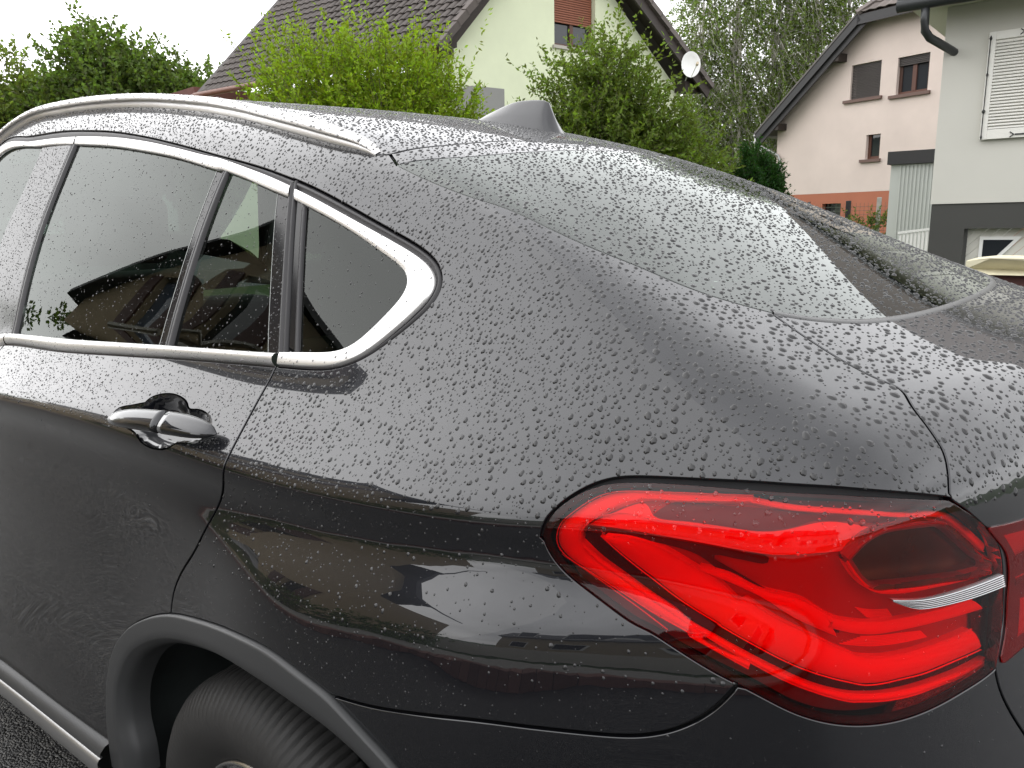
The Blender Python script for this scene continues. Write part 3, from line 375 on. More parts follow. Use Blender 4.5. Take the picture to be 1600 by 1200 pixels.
'in_fill':[(0.4969,-0.8456,1.0049),(0.5026,-0.8447,1.0140),(0.5190,-0.8388,1.0310),(0.5388,-0.8295,1.0426),(0.5589,-0.8213,1.0500),(0.5860,-0.8150,1.0520),(0.6601,-0.7958,1.0611),(0.6953,-0.7879,1.0584),(0.7390,-0.7617,1.0560),(0.7768,-0.7100,1.0448),(0.7973,-0.6668,1.0358),(0.8051,-0.6498,1.0254),(0.8162,-0.6227,1.0046),(0.8278,-0.5921,0.9804),(0.8334,-0.5776,0.9678),(0.8392,-0.5630,0.9542),(0.8252,-0.6154,0.9352),(0.8342,-0.5967,0.9181),(0.8371,-0.6109,0.8813),(0.8182,-0.6619,0.8845),(0.8007,-0.7037,0.8861),(0.7735,-0.7523,0.8899),(0.7591,-0.7708,0.8932),(0.7471,-0.7827,0.8986),(0.7142,-0.8054,0.9116),(0.6772,-0.8186,0.9268),(0.6358,-0.8247,0.9410),(0.6484,-0.8232,0.9377),(0.6041,-0.8267,0.9523),(0.5725,-0.8280,0.9666),(0.5413,-0.8325,0.9864),(0.5182,-0.8402,1.0052),(0.5039,-0.8441,1.0077)],
'in_rear':[(0.8263,-0.6269,0.9284),(0.8357,-0.6034,0.9201),(0.8339,-0.6029,0.9319),(0.8441,-0.5720,0.9289),(0.8495,-0.5821,0.8854),(0.8497,-0.5997,0.8607),(0.8372,-0.6213,0.8830),(0.8389,-0.6157,0.8842),(0.8365,-0.6134,0.8986),(0.8294,-0.6276,0.9099),(0.8287,-0.6247,0.9187)],
}
CV={k:np.array(v) for k,v in CV.items()}

FIN=[(-0.3783,1.5611),(-0.3471,1.5729),(-0.3108,1.5824),(-0.2677,1.5923),(-0.2392,1.5942),(-0.2021,1.5924),(-0.1714,1.5878),(-0.1607,1.5826),(-0.1469,1.5498),(-0.1313,1.5156)]

# ------------------------------------------------------------------ car materials
PAINT=mat('dark_grey_paint',(.0095,.0102,.0130),rough=.30,metal=.5,coat=1,coat_ior=1.62,coat_rough=.008,spec=.08)
CHROME=mat('satin_aluminium',(.86,.85,.84),rough=.30,metal=.7)
RAILM=mat('rail_aluminium',(.74,.73,.72),rough=.36,metal=.75,var=.05,vscale=30)
BLACKP=mat('gloss_black_trim',(.012,.012,.013),rough=.10,spec=.32)
RUBBER=mat('black_rubber',(.014,.013,.015),rough=.42)
ZGREY=mat('glass_edge_grey',(.30,.31,.30),rough=.4)
GAPM=mat('gap_black',(.006,.006,.007),rough=.8)
CLAD=mat('grey_cladding_plastic',(.034,.035,.036),rough=.42,spec=.45,bump=.12,bscale=900,bdist=.0006)
LINER=mat('liner_plastic',(.020,.024,.024),rough=.55,var=.4,vscale=12)
TYRE=mat('tyre_rubber',(.021,.0205,.020),rough=.62,var=.3,vscale=14,bump=.3,bscale=160,bdist=.001)
RIM=mat('alloy_rim',(.6,.6,.6),rough=.25,metal=1)
GLASS=clear_mat('tinted_side_glass',(.20,.26,.225),gain=.68,ior=1.5,gcol=(.96,1,.97))
RGLASS=clear_mat('tinted_rear_glass',(.18,.24,.205),gain=1.2,ior=1.55,gcol=(.96,1,.97))
LENS=clear_mat('red_lens',(1.0,.02,.018),gain=.78,ior=1.5)
CLENS=clear_mat('smoked_clear_lens',(.70,.50,.42),gain=.9,ior=1.5)
LRED=mat('red_light_guide',(1.0,.012,.006),rough=.5,spec=.3)
LREDB=mat('red_reflector',(.45,.004,.004),rough=.3,spec=.4)
LREDM=mat('red_reflector_plate',(.42,.006,.004),rough=.3,spec=.4)
LLINE=mat('bright_red_edge',(.98,.10,.07),rough=.2,spec=.6)
LSLOT=mat('lamp_slot',(.085,.012,.012),rough=.3)
LBAND=mat('lamp_dark_band',(.030,.003,.003),rough=.35)
LDARK=mat('lamp_housing',(.14,.004,.005),rough=.3)
LGREY=mat('lamp_bezel',(.10,.04,.04),rough=.25,spec=.5)
LAMB=mat('smoked_amber_reflector',(.16,.035,.008),rough=.22,metal=.6,var=.6,vscale=30)
LWHITE=mat('clear_ribbed_strip',(.50,.49,.50),rough=.14,metal=.9)
SEAT=mat('seat_leather',(.055,.05,.047),rough=.5,bump=.2,bscale=300,bdist=.001)
INT=mat('interior_plastic',(.02,.02,.02),rough=.7)
WATER=bpy.data.materials.new('water'); WATER.use_nodes=True
_b=WATER.node_tree.nodes['Principled BSDF']; _b.inputs['Transmission Weight'].default_value=1; _b.inputs['IOR'].default_value=1.33; _b.inputs['Roughness'].default_value=0; _b.inputs['Base Color'].default_value=(1,1,1,1)
DROPM=mat('water_on_metal',(.20,.20,.20),rough=0,ior=1.5)
DROPD=mat('water_on_dark',(.016,.016,.017),rough=.0,ior=1.50)
GROUND_Z=-.117
car=empty('parked_car',(-.95,0,GROUND_Z),'dark grey coupe SUV wet with raindrops, seen from its rear left corner','car')
CARM=np.array([-.95,0,GROUND_Z])
def cpart(name,me,m,parent=None):
    o=link(name,me,m,parent or car)
    if parent is None or parent is car: o.location=(.95,0,-GROUND_Z)
    return o
mirrored=[]
# ------------------------------------------------------------------ curves on the body
def catmull(P,step,closed=False):
    P=np.asarray(P,float); n=len(P)
    if n==2:
        k=max(2,int(np.linalg.norm(P[1]-P[0])/step)+1); return P[0]+(P[1]-P[0])*np.linspace(0,1,k)[:,None]
    Q=np.vstack([2*P[0]-P[1],P,2*P[-1]-P[-2]]); out=[]
    for i in range(1,n):
        p0,p1,p2,p3=Q[i-1],Q[i],Q[i+1],Q[i+2]; d=[max(np.linalg.norm(b-a),1e-6)**.5 for a,b in((p0,p1),(p1,p2),(p2,p3))]
        t0,t1,t2,t3=0,d[0],d[0]+d[1],d[0]+d[1]+d[2]
        t=np.linspace(t1,t2,24,endpoint=False)[:,None]
        A1=(t1-t)/(t1-t0)*p0+(t-t0)/(t1-t0)*p1; A2=(t2-t)/(t2-t1)*p1+(t-t1)/(t2-t1)*p2; A3=(t3-t)/(t3-t2)*p2+(t-t2)/(t3-t2)*p3
        B1=(t2-t)/(t2-t0)*A1+(t-t0)/(t2-t0)*A2; B2=(t3-t)/(t3-t1)*A2+(t-t1)/(t3-t1)*A3
        out.append((t2-t)/(t2-t1)*B1+(t-t1)/(t2-t1)*B2)
    out.append(P[-1:]); D=np.vstack(out)
    return resamp(D,step)
def resamp(D,step=None,n=None):
    s=np.r_[0,np.cumsum(np.linalg.norm(np.diff(D,axis=0),axis=1))]
    k=n or max(2,int(round(s[-1]/step))+1); t=np.linspace(0,s[-1],k)
    return np.stack([np.interp(t,s,D[:,i]) for i in range(D.shape[1])],-1)
def sm(P,step=.006,it=12):
    D=catmull(P,step)
    for _ in range(it):
        if len(D)>4: D[1:-1]=.5*D[1:-1]+.25*(D[:-2]+D[2:])
    return resamp(D,step)
def join(*segs):
    out=[segs[0]]
    for s in segs[1:]:
        if np.linalg.norm(out[-1][-1]-s[0])<.004: s=s[1:]
        out.append(s)
    P=np.vstack(out)
    if np.linalg.norm(P[0]-P[-1])<.003: P=P[:-1]
    # resample long jumps
    res=[]
    for i in range(len(P)):
        a=P[i]; b=P[(i+1)%len(P)]; res.append(a); d=np.linalg.norm(b-a)
        if d>.02:
            k=int(d/.01); res+= [a+(b-a)*j/k for j in range(1,k)]
    return np.array(res)
def pip(Q,poly):
    x,y=Q[:,0],Q[:,1]; ins=np.zeros(len(Q),bool); px,py=poly[:,0],poly[:,1]; qx,qy=np.roll(px,-1),np.roll(py,-1)
    for a,b,c,d in zip(px,py,qx,qy):
        if b==d: continue
        m=((b>y)!=(d>y)); ins^=m&(x<(c-a)*(y-b)/(d-b)+a)
    return ins
def dist_poly(Q,poly,closed=True):
    A=poly; B=np.roll(poly,-1,0)
    if not closed: A=A[:-1]; B=B[:-1]
    out=np.full(len(Q),1e9)
    for i in range(0,len(Q),4000):
        q=Q[i:i+4000,None,:]; ab=(B-A)[None]; t=np.clip(((q-A)*ab).sum(-1)/np.maximum((ab**2).sum(-1),1e-12),0,1)
        d=np.linalg.norm(q-(A+ab*t[...,None]),axis=-1); out[i:i+4000]=d.min(1)
    return out
def inset(P,d):
    T_=np.roll(P,-1,0)-np.roll(P,1,0); T_/=np.linalg.norm(T_,axis=1,keepdims=True)+1e-12
    n=grad(P); S_=np.cross(n,T_); C_=to_chart(P); ar=np.sum(C_[:,0]*np.roll(C_[:,1],-1)-np.roll(C_[:,0],-1)*C_[:,1])
    sgn=1 if ar>0 else -1
    # sign: chart (u right,v up) seen from outside the left side is right handed
    return P+S_*d*sgn, -S_*sgn, n
WET=[]
def panel(name,loop,m,parent=None,spacing=.014,level=0,gap=.0032,flange=.011,holes=(),disp=None,wet=None,fine=None,mirror=True,round_=.0014):
    P,outw,n0=inset(loop,gap); P=project(P)
    Q=to_chart(P); polys=[Q]; HP=[]
    for h in holes:
        hp,ho,_=inset(h,-gap); hp=project(hp); HP.append((hp,ho)); polys.append(to_chart(hp))
    lo,hi=Q.min(0),Q.max(0)
    def grid(sp,pred=None):
        us=np.arange(lo[0],hi[0],sp); vs=np.arange(lo[1],hi[1],sp*.87)
        g=np.stack(np.meshgrid(us,vs),-1); g[1::2,:,0]+=sp/2; g=g.reshape(-1,2)
        g=g[pip(g,Q)]
        if pred is not None and len(g): g=g[pred(g)]
        for poly in polys:
            if len(g): g=g[dist_poly(g,poly)>sp*.55]
        for poly in polys[1:]:
            if len(g): g=g[~pip(g,poly)]
        return g
    if fine is None: G_=grid(spacing)
    else:
        mx=lambda g:fine(from_chart(g))
        G1=grid(spacing/3,mx); G0=grid(spacing,lambda g:~mx(g)); G_=np.vstack([G0,G1])
    pts=np.vstack(polys+[G_]); edges=[];o=0
    for poly in polys:
        k=len(poly); edges+=[(o+i,o+(i+1)%k) for i in range(k)]; o+=k
    vv,ee,ff,ov,_,_=delaunay_2d_cdt([Vector(p) for p in pts],edges,[],0,1e-6)
    vv=np.array([(v.x,v.y) for v in vv]); ff=np.array([f for f in ff if len(f)==3])
    cen=vv[ff].mean(1); keep=pip(cen,Q)
    for poly in polys[1:]: keep&=~pip(cen,poly)
    ff=ff[keep]
    idx={}; 
    for i,l in enumerate(ov):
        for j in l: idx[j]=i
    V=from_chart(vv); Nn=grad(V); dd=None
    V=V+Nn*level
    if disp is not None:
        V,Nn=disp(V,Nn,vv,Q)
    # orientation
    a,b,c=V[ff[:,0]],V[ff[:,1]],V[ff[:,2]]; s=(np.cross(b-a,c-a)*Nn[ff[:,0]]).sum(-1)
    ff[s<0]=ff[s<0][:,::-1]
    if wet is not None: WET.append((wet,V.copy(),Nn.copy(),ff.copy()))
    VV=[V]; NN=[Nn]; FF=[ff]; base=len(V)
    if flange:
        o=0
        for pi,poly in enumerate(polys):
            k=len(poly); ids=np.array([idx[o+i] for i in range(k)]); o+=k
            ow=outw if pi==0 else HP[pi-1][1]
            # outward recompute from displaced positions
            Pb=V[ids]; nb=Nn[ids]
            r1=Pb+ow*round_*.7-nb*round_*.3; r2=Pb+ow*round_-nb*round_; r3=Pb+ow*round_*.9-nb*flange
            rings=[ids]+[base+k*j+np.arange(k) for j in range(3)]
            VV+=[r1,r2,r3]; NN+=[nb*.7+ow*.7,ow,ow]; base+=3*k
            for j in range(3):
                A,B=rings[j],rings[j+1]; An,Bn=np.roll(A,-1),np.roll(B,-1)
                q1=np.stack([A,An,Bn],-1); q2=np.stack([A,Bn,B],-1); FF+=[q1,q2]
        VA=np.vstack(VV); NA=np.vstack(NN); FA=np.vstack(FF[1:])
        a,b,c=VA[FA[:,0]],VA[FA[:,1]],VA[FA[:,2]]; s=(np.cross(b-a,c-a)*(NA[FA].sum(1))).sum(-1); FA[s<0]=FA[s<0][:,::-1]; FF=[ff,FA]
    VA=np.vstack(VV); NA=np.vstack(NN); NA/=np.linalg.norm(NA,axis=1,keepdims=True)+1e-12
    me=mesh_np(name,VA-0,np.vstack(FF),normals=NA)
    o=cpart(name,me,m,parent)
    if mirror: mirrored.append(o)
    return o
def frames(P):
    T_=np.gradient(P,axis=0); T_/=np.linalg.norm(T_,axis=1,keepdims=True)+1e-12; n=grad(P); S_=np.cross(n,T_); S_/=np.linalg.norm(S_,axis=1,keepdims=True); return T_,n,S_
def sweep_mesh(name,R_,closed_ring=False,cap=False):
    n,k,_=R_.shape; V=R_.reshape(-1,3); kk=k if closed_ring else k-1
    i=np.arange(n-1)[:,None]; j=np.arange(kk)[None]; j2=(j+1)%k
    F_=np.stack([i*k+j,(i+1)*k+j,(i+1)*k+j2,i*k+j2],-1).reshape(-1,4)
    fl=[tuple(map(int,f)) for f in F_]
    if cap and closed_ring: fl+= [tuple(range(k)),tuple(range((n-1)*k,n*k))[::-1]]
    me=mesh_np(name,V,fl,smooth=True)
    bm=bmesh.new(); bm.from_mesh(me); bmesh.ops.recalc_face_normals(bm,faces=bm.faces); bm.to_mesh(me); bm.free()
    me.polygons.foreach_set('use_smooth',[True]*len(me.polygons)); me.update()
    return me
def ribbon(name,P,prof,m,parent=None,mirror=True,closed=False,scale=None,projit=True):
    T_,n,S_=frames(P); rings=[]
    sc=np.ones(len(P)) if scale is None else scale
    for lat,h in prof:
        Q=P+S_*(lat*sc)[:,None]
        if projit: Q=project(Q,n=2)
        rings.append(Q+n*(h*sc)[:,None])
    me=sweep_mesh(name,np.stack(rings,1),closed_ring=closed,cap=closed); o=cpart(name,me,m,parent)
    if mirror: mirrored.append(o)
    return o
def loft(name,A,B,prof,m,parent=None,level=0,mirror=True,step=.006,wet=None,closed=False):
    n=max(int(np.linalg.norm(np.diff(A,axis=0),axis=1).sum()/step),4); A=resamp(A,n=n); B=resamp(B,n=n); rings=[]
    for f,h in prof:
        Q=project(A*(1-f)+B*f,n=3); rings.append(Q+grad(Q)*(h+level))
    me=sweep_mesh(name,np.stack(rings,1),closed_ring=closed,cap=closed); o=cpart(name,me,m,parent)
    if wet:
        R_=np.stack(rings,1); k=R_.shape[1]; V=R_.reshape(-1,3); ii=np.arange(n-1)[:,None]*k+np.arange(k-1)[None]; ii=ii.ravel()
        ff=np.vstack([np.stack([ii,ii+k,ii+k+1],-1),np.stack([ii,ii+k+1,ii+1],-1)]); WET.append((wet,V,grad(V),ff))
    if mirror: mirrored.append(o)
    return o
def polyfill(name,loop,m,parent=None,level=0,spacing=.008,**k):
    return panel(name,loop,m,parent,spacing=spacing,level=level,gap=0,**k)
c=CV
S={k:sm(v) for k,v in c.items() if not k.startswith('in_')}
for k in ('gate_gap','ilens'): S[k]=sm(c[k],it=2)
S['handle_cup']=sm(np.vstack([c['handle_cup'],c['handle_cup'][:1]]),.004,3)
def mir(P): return P[::-1]*np.array([1,-1,1])
# curves completed outside the frame
def on(x,y,z): return project(np.array([[x,y,z]]),n=8)[0]
belt_front=np.array([on(-2.45,-.80,1.02),on(-2.2,-.84,1.03),on(-1.8,-.84,1.040),on(-1.5,-.84,1.050),on(-1.25,-.84,1.059)])
belt_all=sm(np.vstack([belt_front,c['seal_door_bot'][:5],c['seal_door_bot'][-1:]]))
beltc_all=sm(np.vstack([belt_front+[0,0,.003],c['chr_door_bot'][:5],c['chr_door_bot'][-1:]]))
belti_all=sm(np.vstack([belt_front+[0,.01,.024],c['chr_door_bot_in'][:4],c['chr_door_bot_in'][-1:]]))
a_seal=np.array([on(-2.50,-.72,1.12),on(-2.3,-.66,1.32),on(-2.1,-.60,1.48)])
top_all=sm(np.vstack([a_seal,c['seal_door_top']])); topc_all=sm(np.vstack([a_seal+[.02,-.02,-.02],c['chr_door_top']])); topi_all=sm(np.vstack([a_seal+[.05,-.03,-.04],c['chr_door_top_in']]))
# door windows split at the B pillar gap
bpg=sm(c['bp_gap']); XB=-1.215
arch=sm(np.vstack([c['arch_out'],[on(.43,-.94,.52),on(.46,-.93,.38),on(.47,-.92,.24)]]),.006,6)
dc_end=c['doorcut'][-1]
def cut_at(P,pt):
    i=np.argmin(np.linalg.norm(P-pt,axis=1)); return P[:i+1],P[i:]
archA,archB=cut_at(arch,dc_end)
archB,archC=cut_at(archB,c['bumper_gap'][0])
lensL,lensR=cut_at(S['lens_bot'],c['bumper_gap'][-1])
fine_crease=lambda P:(np.abs(P[:,2]-zcrease(P[:,0]))<.016)&(P[:,1]<0)|((np.abs(P[:,2]-1.142)<.02)&(P[:,0]>.6))|((np.abs(P[:,2]-1.06)<.03)&(P[:,0]>.68))
quarter_top=np.vstack([np.array([on(-2.05,-.5,1.62)]),c['rail_bot']])
rail_line=sm(quarter_top)
qL=join(S['doorcut'][::-1], S['seal_q'][::-1], top_all[::-1], np.array([top_all[0],rail_line[0]]), rail_line, np.array([rail_line[-1],c['roof_rear'][0],c['glass_left'][0]]), S['glass_left'], cut_at(S['gate_gap'],CV['lensb_top'][-1])[0], S['lensb_top'][::-1], lensL, S['bumper_gap'][::-1], archB[::-1])
body=panel('quarter_panel',qL,PAINT,wet='body',fine=fine_crease)
# rear door
rk=sm(c['rocker_top']); rk=rk[(rk[:,0]>XB)]
xb_line=np.array([on(XB,-.93,.30),on(XB,-.91,.45),on(XB,-.9,.6),on(XB,-.89,.8),on(XB,-.89,.93),on(XB,-.88,1.0),on(XB,-.84,1.058)])
xb_line=catmull(xb_line,.006)
belt_r=belt_all[belt_all[:,0]>XB]
door=join(S['doorcut'],archA[::-1][:-int(len(archA)*.32)] if False else archA[::-1], rk[::-1], xb_line, belt_r)
archA_low,archA=cut_at(archA,c['arch_out'][1])
door=join(S['doorcut'],archA[::-1], rk[rk[:,0]<archA[0,0]][::-1], xb_line, belt_r)
rdoor=panel('rear_door',door,PAINT,wet='door',fine=fine_crease,holes=[S['handle_cup'][:-1]])
fb=belt_all[belt_all[:,0]<XB]; fx=np.array([on(-2.33,-.93,.25),on(-2.33,-.9,.5),on(-2.33,-.9,.7),on(-2.36,-.88,.9),on(-2.40,-.82,1.02)])
fx=catmull(fx,.02); rkf=np.array([on(XB,-.93,.30),on(-1.6,-.93,.28),on(-2.33,-.93,.25)])
fdoor=panel('front_door',join(xb_line[::-1][:],catmull(rkf,.02),fx,fb),PAINT,wet='door',fine=fine_crease)
# handle cup: dished recess
def cupdisp(V,Nn,vv,Q):
    d=dist_poly(vv,Q); t=np.clip(d/.018,0,1); dep=.030*(t*t*(3-2*t)); V2=V-Nn*dep[:,None]; return V2,Nn
cup=panel('handle_recess',S['handle_cup'][:-1],PAINT,rdoor,spacing=.005,gap=0,flange=0,disp=cupdisp)
# recompute smooth normals for the cup
_m=cup.data; _m.attributes.remove(_m.attributes['custom_normal']) if 'custom_normal' in _m.attributes else None
h0,h1=on(*((-.452,-.897,.992))),on(-.142,-.89,1.024)
tt=np.linspace(0,1,28); ctr=h0[None]*(1-tt[:,None])+h1[None]*tt[:,None]; nn_=grad(project(ctr)); ctr=project(ctr)
off=.013+.016*np.sin(np.pi*np.clip(tt,0,1))**.6; up=np.cross(nn_,np.gradient(ctr,axis=0)); up/=np.linalg.norm(up,axis=1,keepdims=True)
_q=np.clip(1-np.abs(2*tt-1)**3.2,0,1); hw=(.0185*_q**.55+.0015)*(.80+.30*tt); th=.0095*_q**.5+.0012
def handle(i0,i1,name,grow=1):
    rings=[]
    for i in range(i0,i1):
        an=np.linspace(0,2*np.pi,20,endpoint=False); ca,sa=np.cos(an),np.sin(an)
        ca=np.sign(ca)*np.abs(ca)**.8; sa=np.sign(sa)*np.abs(sa)**.8
        rings.append(ctr[i]+nn_[i]*off[i]+up[i]*(ca*hw[i]*grow)[:,None]+nn_[i]*(sa*th[i]*grow)[:,None])
    me=sweep_mesh(name,np.array(rings),closed_ring=True,cap=True); o=cpart(name,me,PAINT,rdoor); mirrored.append(o)
    V=np.array(rings); k=20; nn2=V-V.mean(1,keepdims=True); 
    return o
handle(0,17,'door_handle'); handle(17,28,'lock_cap',1.0)
# aperture backing, seals, chrome
gapline=lambda nm,P,w=.009,d=-.009,par=None:ribbon(nm,P,[(-w,d+.004),(-w*.4,d),(w*.4,d),(w,d+.004)],GAPM,par)
gapline('door_gap_seal',S['doorcut']); gapline('door_gap_seal',xb_line)
gapline('bumper_gap_seal',S['bumper_gap']); gapline('tailgate_gap_seal',S['gate_gap']); gapline('tailgate_gap_seal',sm(c['gate_gap2']))
gapline('lamp_seal',S['lensb_top'],.009,-.006); gapline('lamp_seal',S['lens_bot'],.006,-.008)
gapline('rail_seal',rail_line,.006,-.006); gapline('arch_seal',arch,.006,-.006)
gapline('roof_seal',join(rail_line[-2:],np.array([rail_line[-1],c['roof_rear'][0]]))[:-1],.01,-.006)
DW='door_window_seal'
loft('window_seal',top_all,topc_all,[(-.15,-.012),(0,-.004),(.35,-.0015),(.6,-.004),(1.1,-.004)],RUBBER)
loft('window_seal',S['seal_q'],S['chr_q_out'],[(-.15,-.012),(0,-.005),(.35,-.0005),(.55,-.001),(.75,-.005),(1.1,-.004)],RUBBER)
loft('window_seal',belt_all,beltc_all,[(-.6,-.012),(0,-.005),(1.2,-.005)],RUBBER)
chp=[(0,-.004),(.02,.0012),(.06,.0024),(.3,.0032),(.5,.0035),(.7,.0032),(.94,.0024),(.98,.0012),(1,-.004)]
tc=topc_all; ti=topi_all
def splitx(P,x): return P[P[:,0]<x],P[P[:,0]>=x]
xa=-1.335
loft('window_trim',splitx(tc,xa+.002)[1],splitx(ti,xa+.012)[1],chp,CHROME,wet='chrome'); loft('window_trim',splitx(tc,xa-.003)[0],splitx(ti,xa+.007)[0],chp,CHROME,wet='chrome')
loft('window_trim',beltc_all[beltc_all[:,0]>XB],belti_all[belti_all[:,0]>XB-.005],[(0,-.004),(.04,.001),(.15,.005),(.35,.0085),(.55,.0095),(.75,.008),(.9,.004),(1,-.004)],CHROME,wet='chrome')
loft('window_trim',beltc_all[beltc_all[:,0]<XB-.003],belti_all[belti_all[:,0]<XB-.008],[(0,-.004),(.04,.001),(.15,.005),(.35,.0085),(.55,.0095),(.75,.008),(.9,.004),(1,-.004)],CHROME,wet='chrome')
loft('window_trim',S['chr_q_out'],S['chr_q_in'],chp,CHROME,wet='chrome')
# glazing: front door glass, B pillar panels, rear door glass, fixed pane, quarter pane
def tpt(P,pt): return P[np.argmin(np.linalg.norm(P-pt,axis=1))]
def between(P,a,b):
    i=np.argmin(np.linalg.norm(P-a,axis=1)); j=np.argmin(np.linalg.norm(P-b,axis=1))
    return P[i:j+1] if i<=j else P[j:i+1][::-1]
def ext(P,k=.02):
    a=P[0]+(P[0]-P[1])/np.linalg.norm(P[0]-P[1])*k; b=P[-1]+(P[-1]-P[-2])/np.linalg.norm(P[-1]-P[-2])*k
    return np.vstack([a,P,b])
lineF=ext(catmull(np.vstack([c['bp_front'],on(-1.433,-.80,1.14),on(-1.43,-.835,1.075)]),.01),.004)
def strip(A,B): return join(A,between(belti_all,A[-1],B[-1]),B[::-1],between(topi_all,B[0],A[0]))
def vline(nm):
    v=c[nm]; a,b=v[0],v[-1]; t=np.linspace(0,1,30)[:,None]
    co=np.polyfit(v[:,2],v[:,0],2 if len(v)>3 else 1); z=np.linspace(a[2],b[2],30); x=np.polyval(co,z); y=np.interp(z[::-1],v[::-1,2],v[::-1,1])[::-1]
    P=project(np.stack([x,y,z],-1)); return ext(P,.006)
LN={k:vline(k) for k in('bp_gap','bp_seal_a','bp_seal_b','div_line','div_a','div_b','sm_line','de_a','de_b','qs_b')}
kw=dict(gap=0,flange=.004)
A0=np.vstack([topi_all[0],belti_all[0]])
def glass(nm,loop,level,par,m=GLASS,wet='glass',**k): return panel(nm,loop,m,par,spacing=.03,level=level,wet=wet,**{**dict(gap=0,flange=0),**k})
def chk(l): return l
glass('window_glass',join(topi_all[:1],belti_all[:2],between(belti_all,belti_all[1],lineF[-1]),lineF[::-1],between(topi_all,lineF[0],topi_all[0])),-.006,fdoor)
panel('pillar_cover',strip(lineF,LN['bp_gap']),BLACKP,fdoor,spacing=.03,level=-.003,gap=.001,flange=.006,wet='pillar')
panel('pillar_cover',strip(LN['bp_gap'],LN['bp_seal_a']),BLACKP,rdoor,spacing=.03,level=-.002,gap=.001,flange=.008,wet='pillar')
ribbon('window_seal',(LN['bp_seal_a']+LN['bp_seal_b'])/2,[(-.017,-.006),(-.015,-.001),(-.004,.0),(-.003,-.003),(.001,-.003),(.002,.001),(.012,.001),(.016,-.006)],RUBBER,rdoor)
glass('window_glass',strip(LN['bp_seal_b'],LN['div_line']),-.006,rdoor)
glass('frit_border',strip(LN['div_line'],LN['div_a']),-.0058,rdoor,m=BLACKP,wet='pillar')
ribbon('glass_edge',LN['div_line'],[(-.0010,-.0052),(0,-.0048),(.0010,-.0052)],ZGREY,rdoor)
ribbon('window_divider',(LN['div_a']+LN['div_b'])/2,[(-.011,-.006),(-.010,-.001),(-.003,.0),(-.002,-.003),(.0,-.003),(.001,.001),(.009,.001),(.011,-.006)],RUBBER,rdoor)
glass('window_glass',strip(LN['div_b'],LN['sm_line']),-.006,rdoor)
glass('frit_border',strip(LN['sm_line'],LN['de_a']),-.0058,rdoor,m=BLACKP,wet='pillar')
ribbon('glass_edge',LN['sm_line'],[(-.0006,-.0052),(0,-.0050),(.0006,-.0052)],ZGREY,rdoor)
ribbon('door_edge_seal',(LN['de_a']+LN['de_b'])/2,[(-.010,-.008),(-.009,.0),(-.003,.002),(-.001,-.002),(.001,-.002),(.003,.001),(.007,.0),(.009,-.01)],RUBBER,rdoor)
stripQ=lambda A,B:join(A,between(S['chr_q_in'],A[-1],B[-1]),B[::-1],between(S['chr_q_in'],B[0],A[0]))
deb=LN['de_b']+np.array([.004,0,0])
ql=np.vstack([LN['qs_b'][1:-1]])
def q_between(a,b):
    return between(S['chr_q_in'],a,b)
panel('pillar_cover',join(deb[2:-2],ql[::-1]),BLACKP,spacing=.02,level=-.004,gap=.0,flange=.004)
i0=np.argmin(np.linalg.norm(S['chr_q_in']-ql[0],axis=1)); i1=np.argmin(np.linalg.norm(S['chr_q_in']-ql[-1],axis=1))
glass('quarter_glass',join(S['chr_q_in'][i0:i1+1],ql[::-1]),-.006,None)
ribbon('window_seal',ql,[(-.010,-.006),(-.009,-.002),(-.001,-.001),(0,-.006)],RUBBER)
# cladding, sill
clad_in=sm(np.vstack([c['arch_in'],[on(.375,-.94,.52),on(.40,-.93,.38),on(.41,-.92,.24)]]),.006,6)
loft('wheel_arch_trim',arch,clad_in,[(-.02,-.012),(0,.0),(.015,.005),(.05,.0075),(.10,.008),(.5,.0085),(.72,.0085),(.78,.006),(.90,-.002),(.985,-.008),(1.02,-.02),(1.05,-.05)],CLAD)
A_=resamp(clad_in,n=120); inn=A_+grad(A_)*-.05; deep=inn.copy(); deep[:,1]=-.60; cenw=np.array([-.03,-.7,.315])
inn2=cenw+(inn-cenw)*np.array([1.02,1,1.02]); deep2=cenw+(deep-cenw)*np.array([.93,1,.93]); deep2[:,1]=-.58
me=sweep_mesh('wheel_liner',np.stack([inn,inn*.5+inn2*.5,inn2*.7+deep2*.3,inn2*.3+deep2*.7,deep2],1)); o=cpart('wheel_liner',me,LINER); mirrored.append(o)
me=mesh_np('liner_wall',np.vstack([deep2,[cenw+[0,.12,0]]]),[(i,i+1,len(deep2)) for i in range(len(deep2)-1)]); o=cpart('liner_wall',me,LINER); mirrored.append(o)
rk_all=sm(c['rocker_top']); rk_all=rk_all[rk_all[:,0]<archA[0,0]-.004]
rk_all=np.vstack([rk_all])
T_,n_,S_=frames(rk_all)
def sill(name,prof,m,P=rk_all):
    R_=np.stack([P+np.array([0,-o_,dz]) for o_,dz in prof],1); me=sweep_mesh(name,R_); o=cpart(name,me,m); mirrored.append(o); return o
sill('sill_trim',[(-.02,.002),(.0,.0),(.012,-.004),(.022,-.014),(.024,-.022)],CLAD)
sill('sill_strip',[(.018,-.024),(.026,-.025),(.030,-.032),(.031,-.058),(.026,-.066),(.012,-.068)],mat('brushed_sill',(.42,.42,.42),rough=.35,metal=.9))
sill('sill_panel',[(.012,-.069),(.006,-.10),(-.03,-.14),(-.25,-.16)],CLAD)
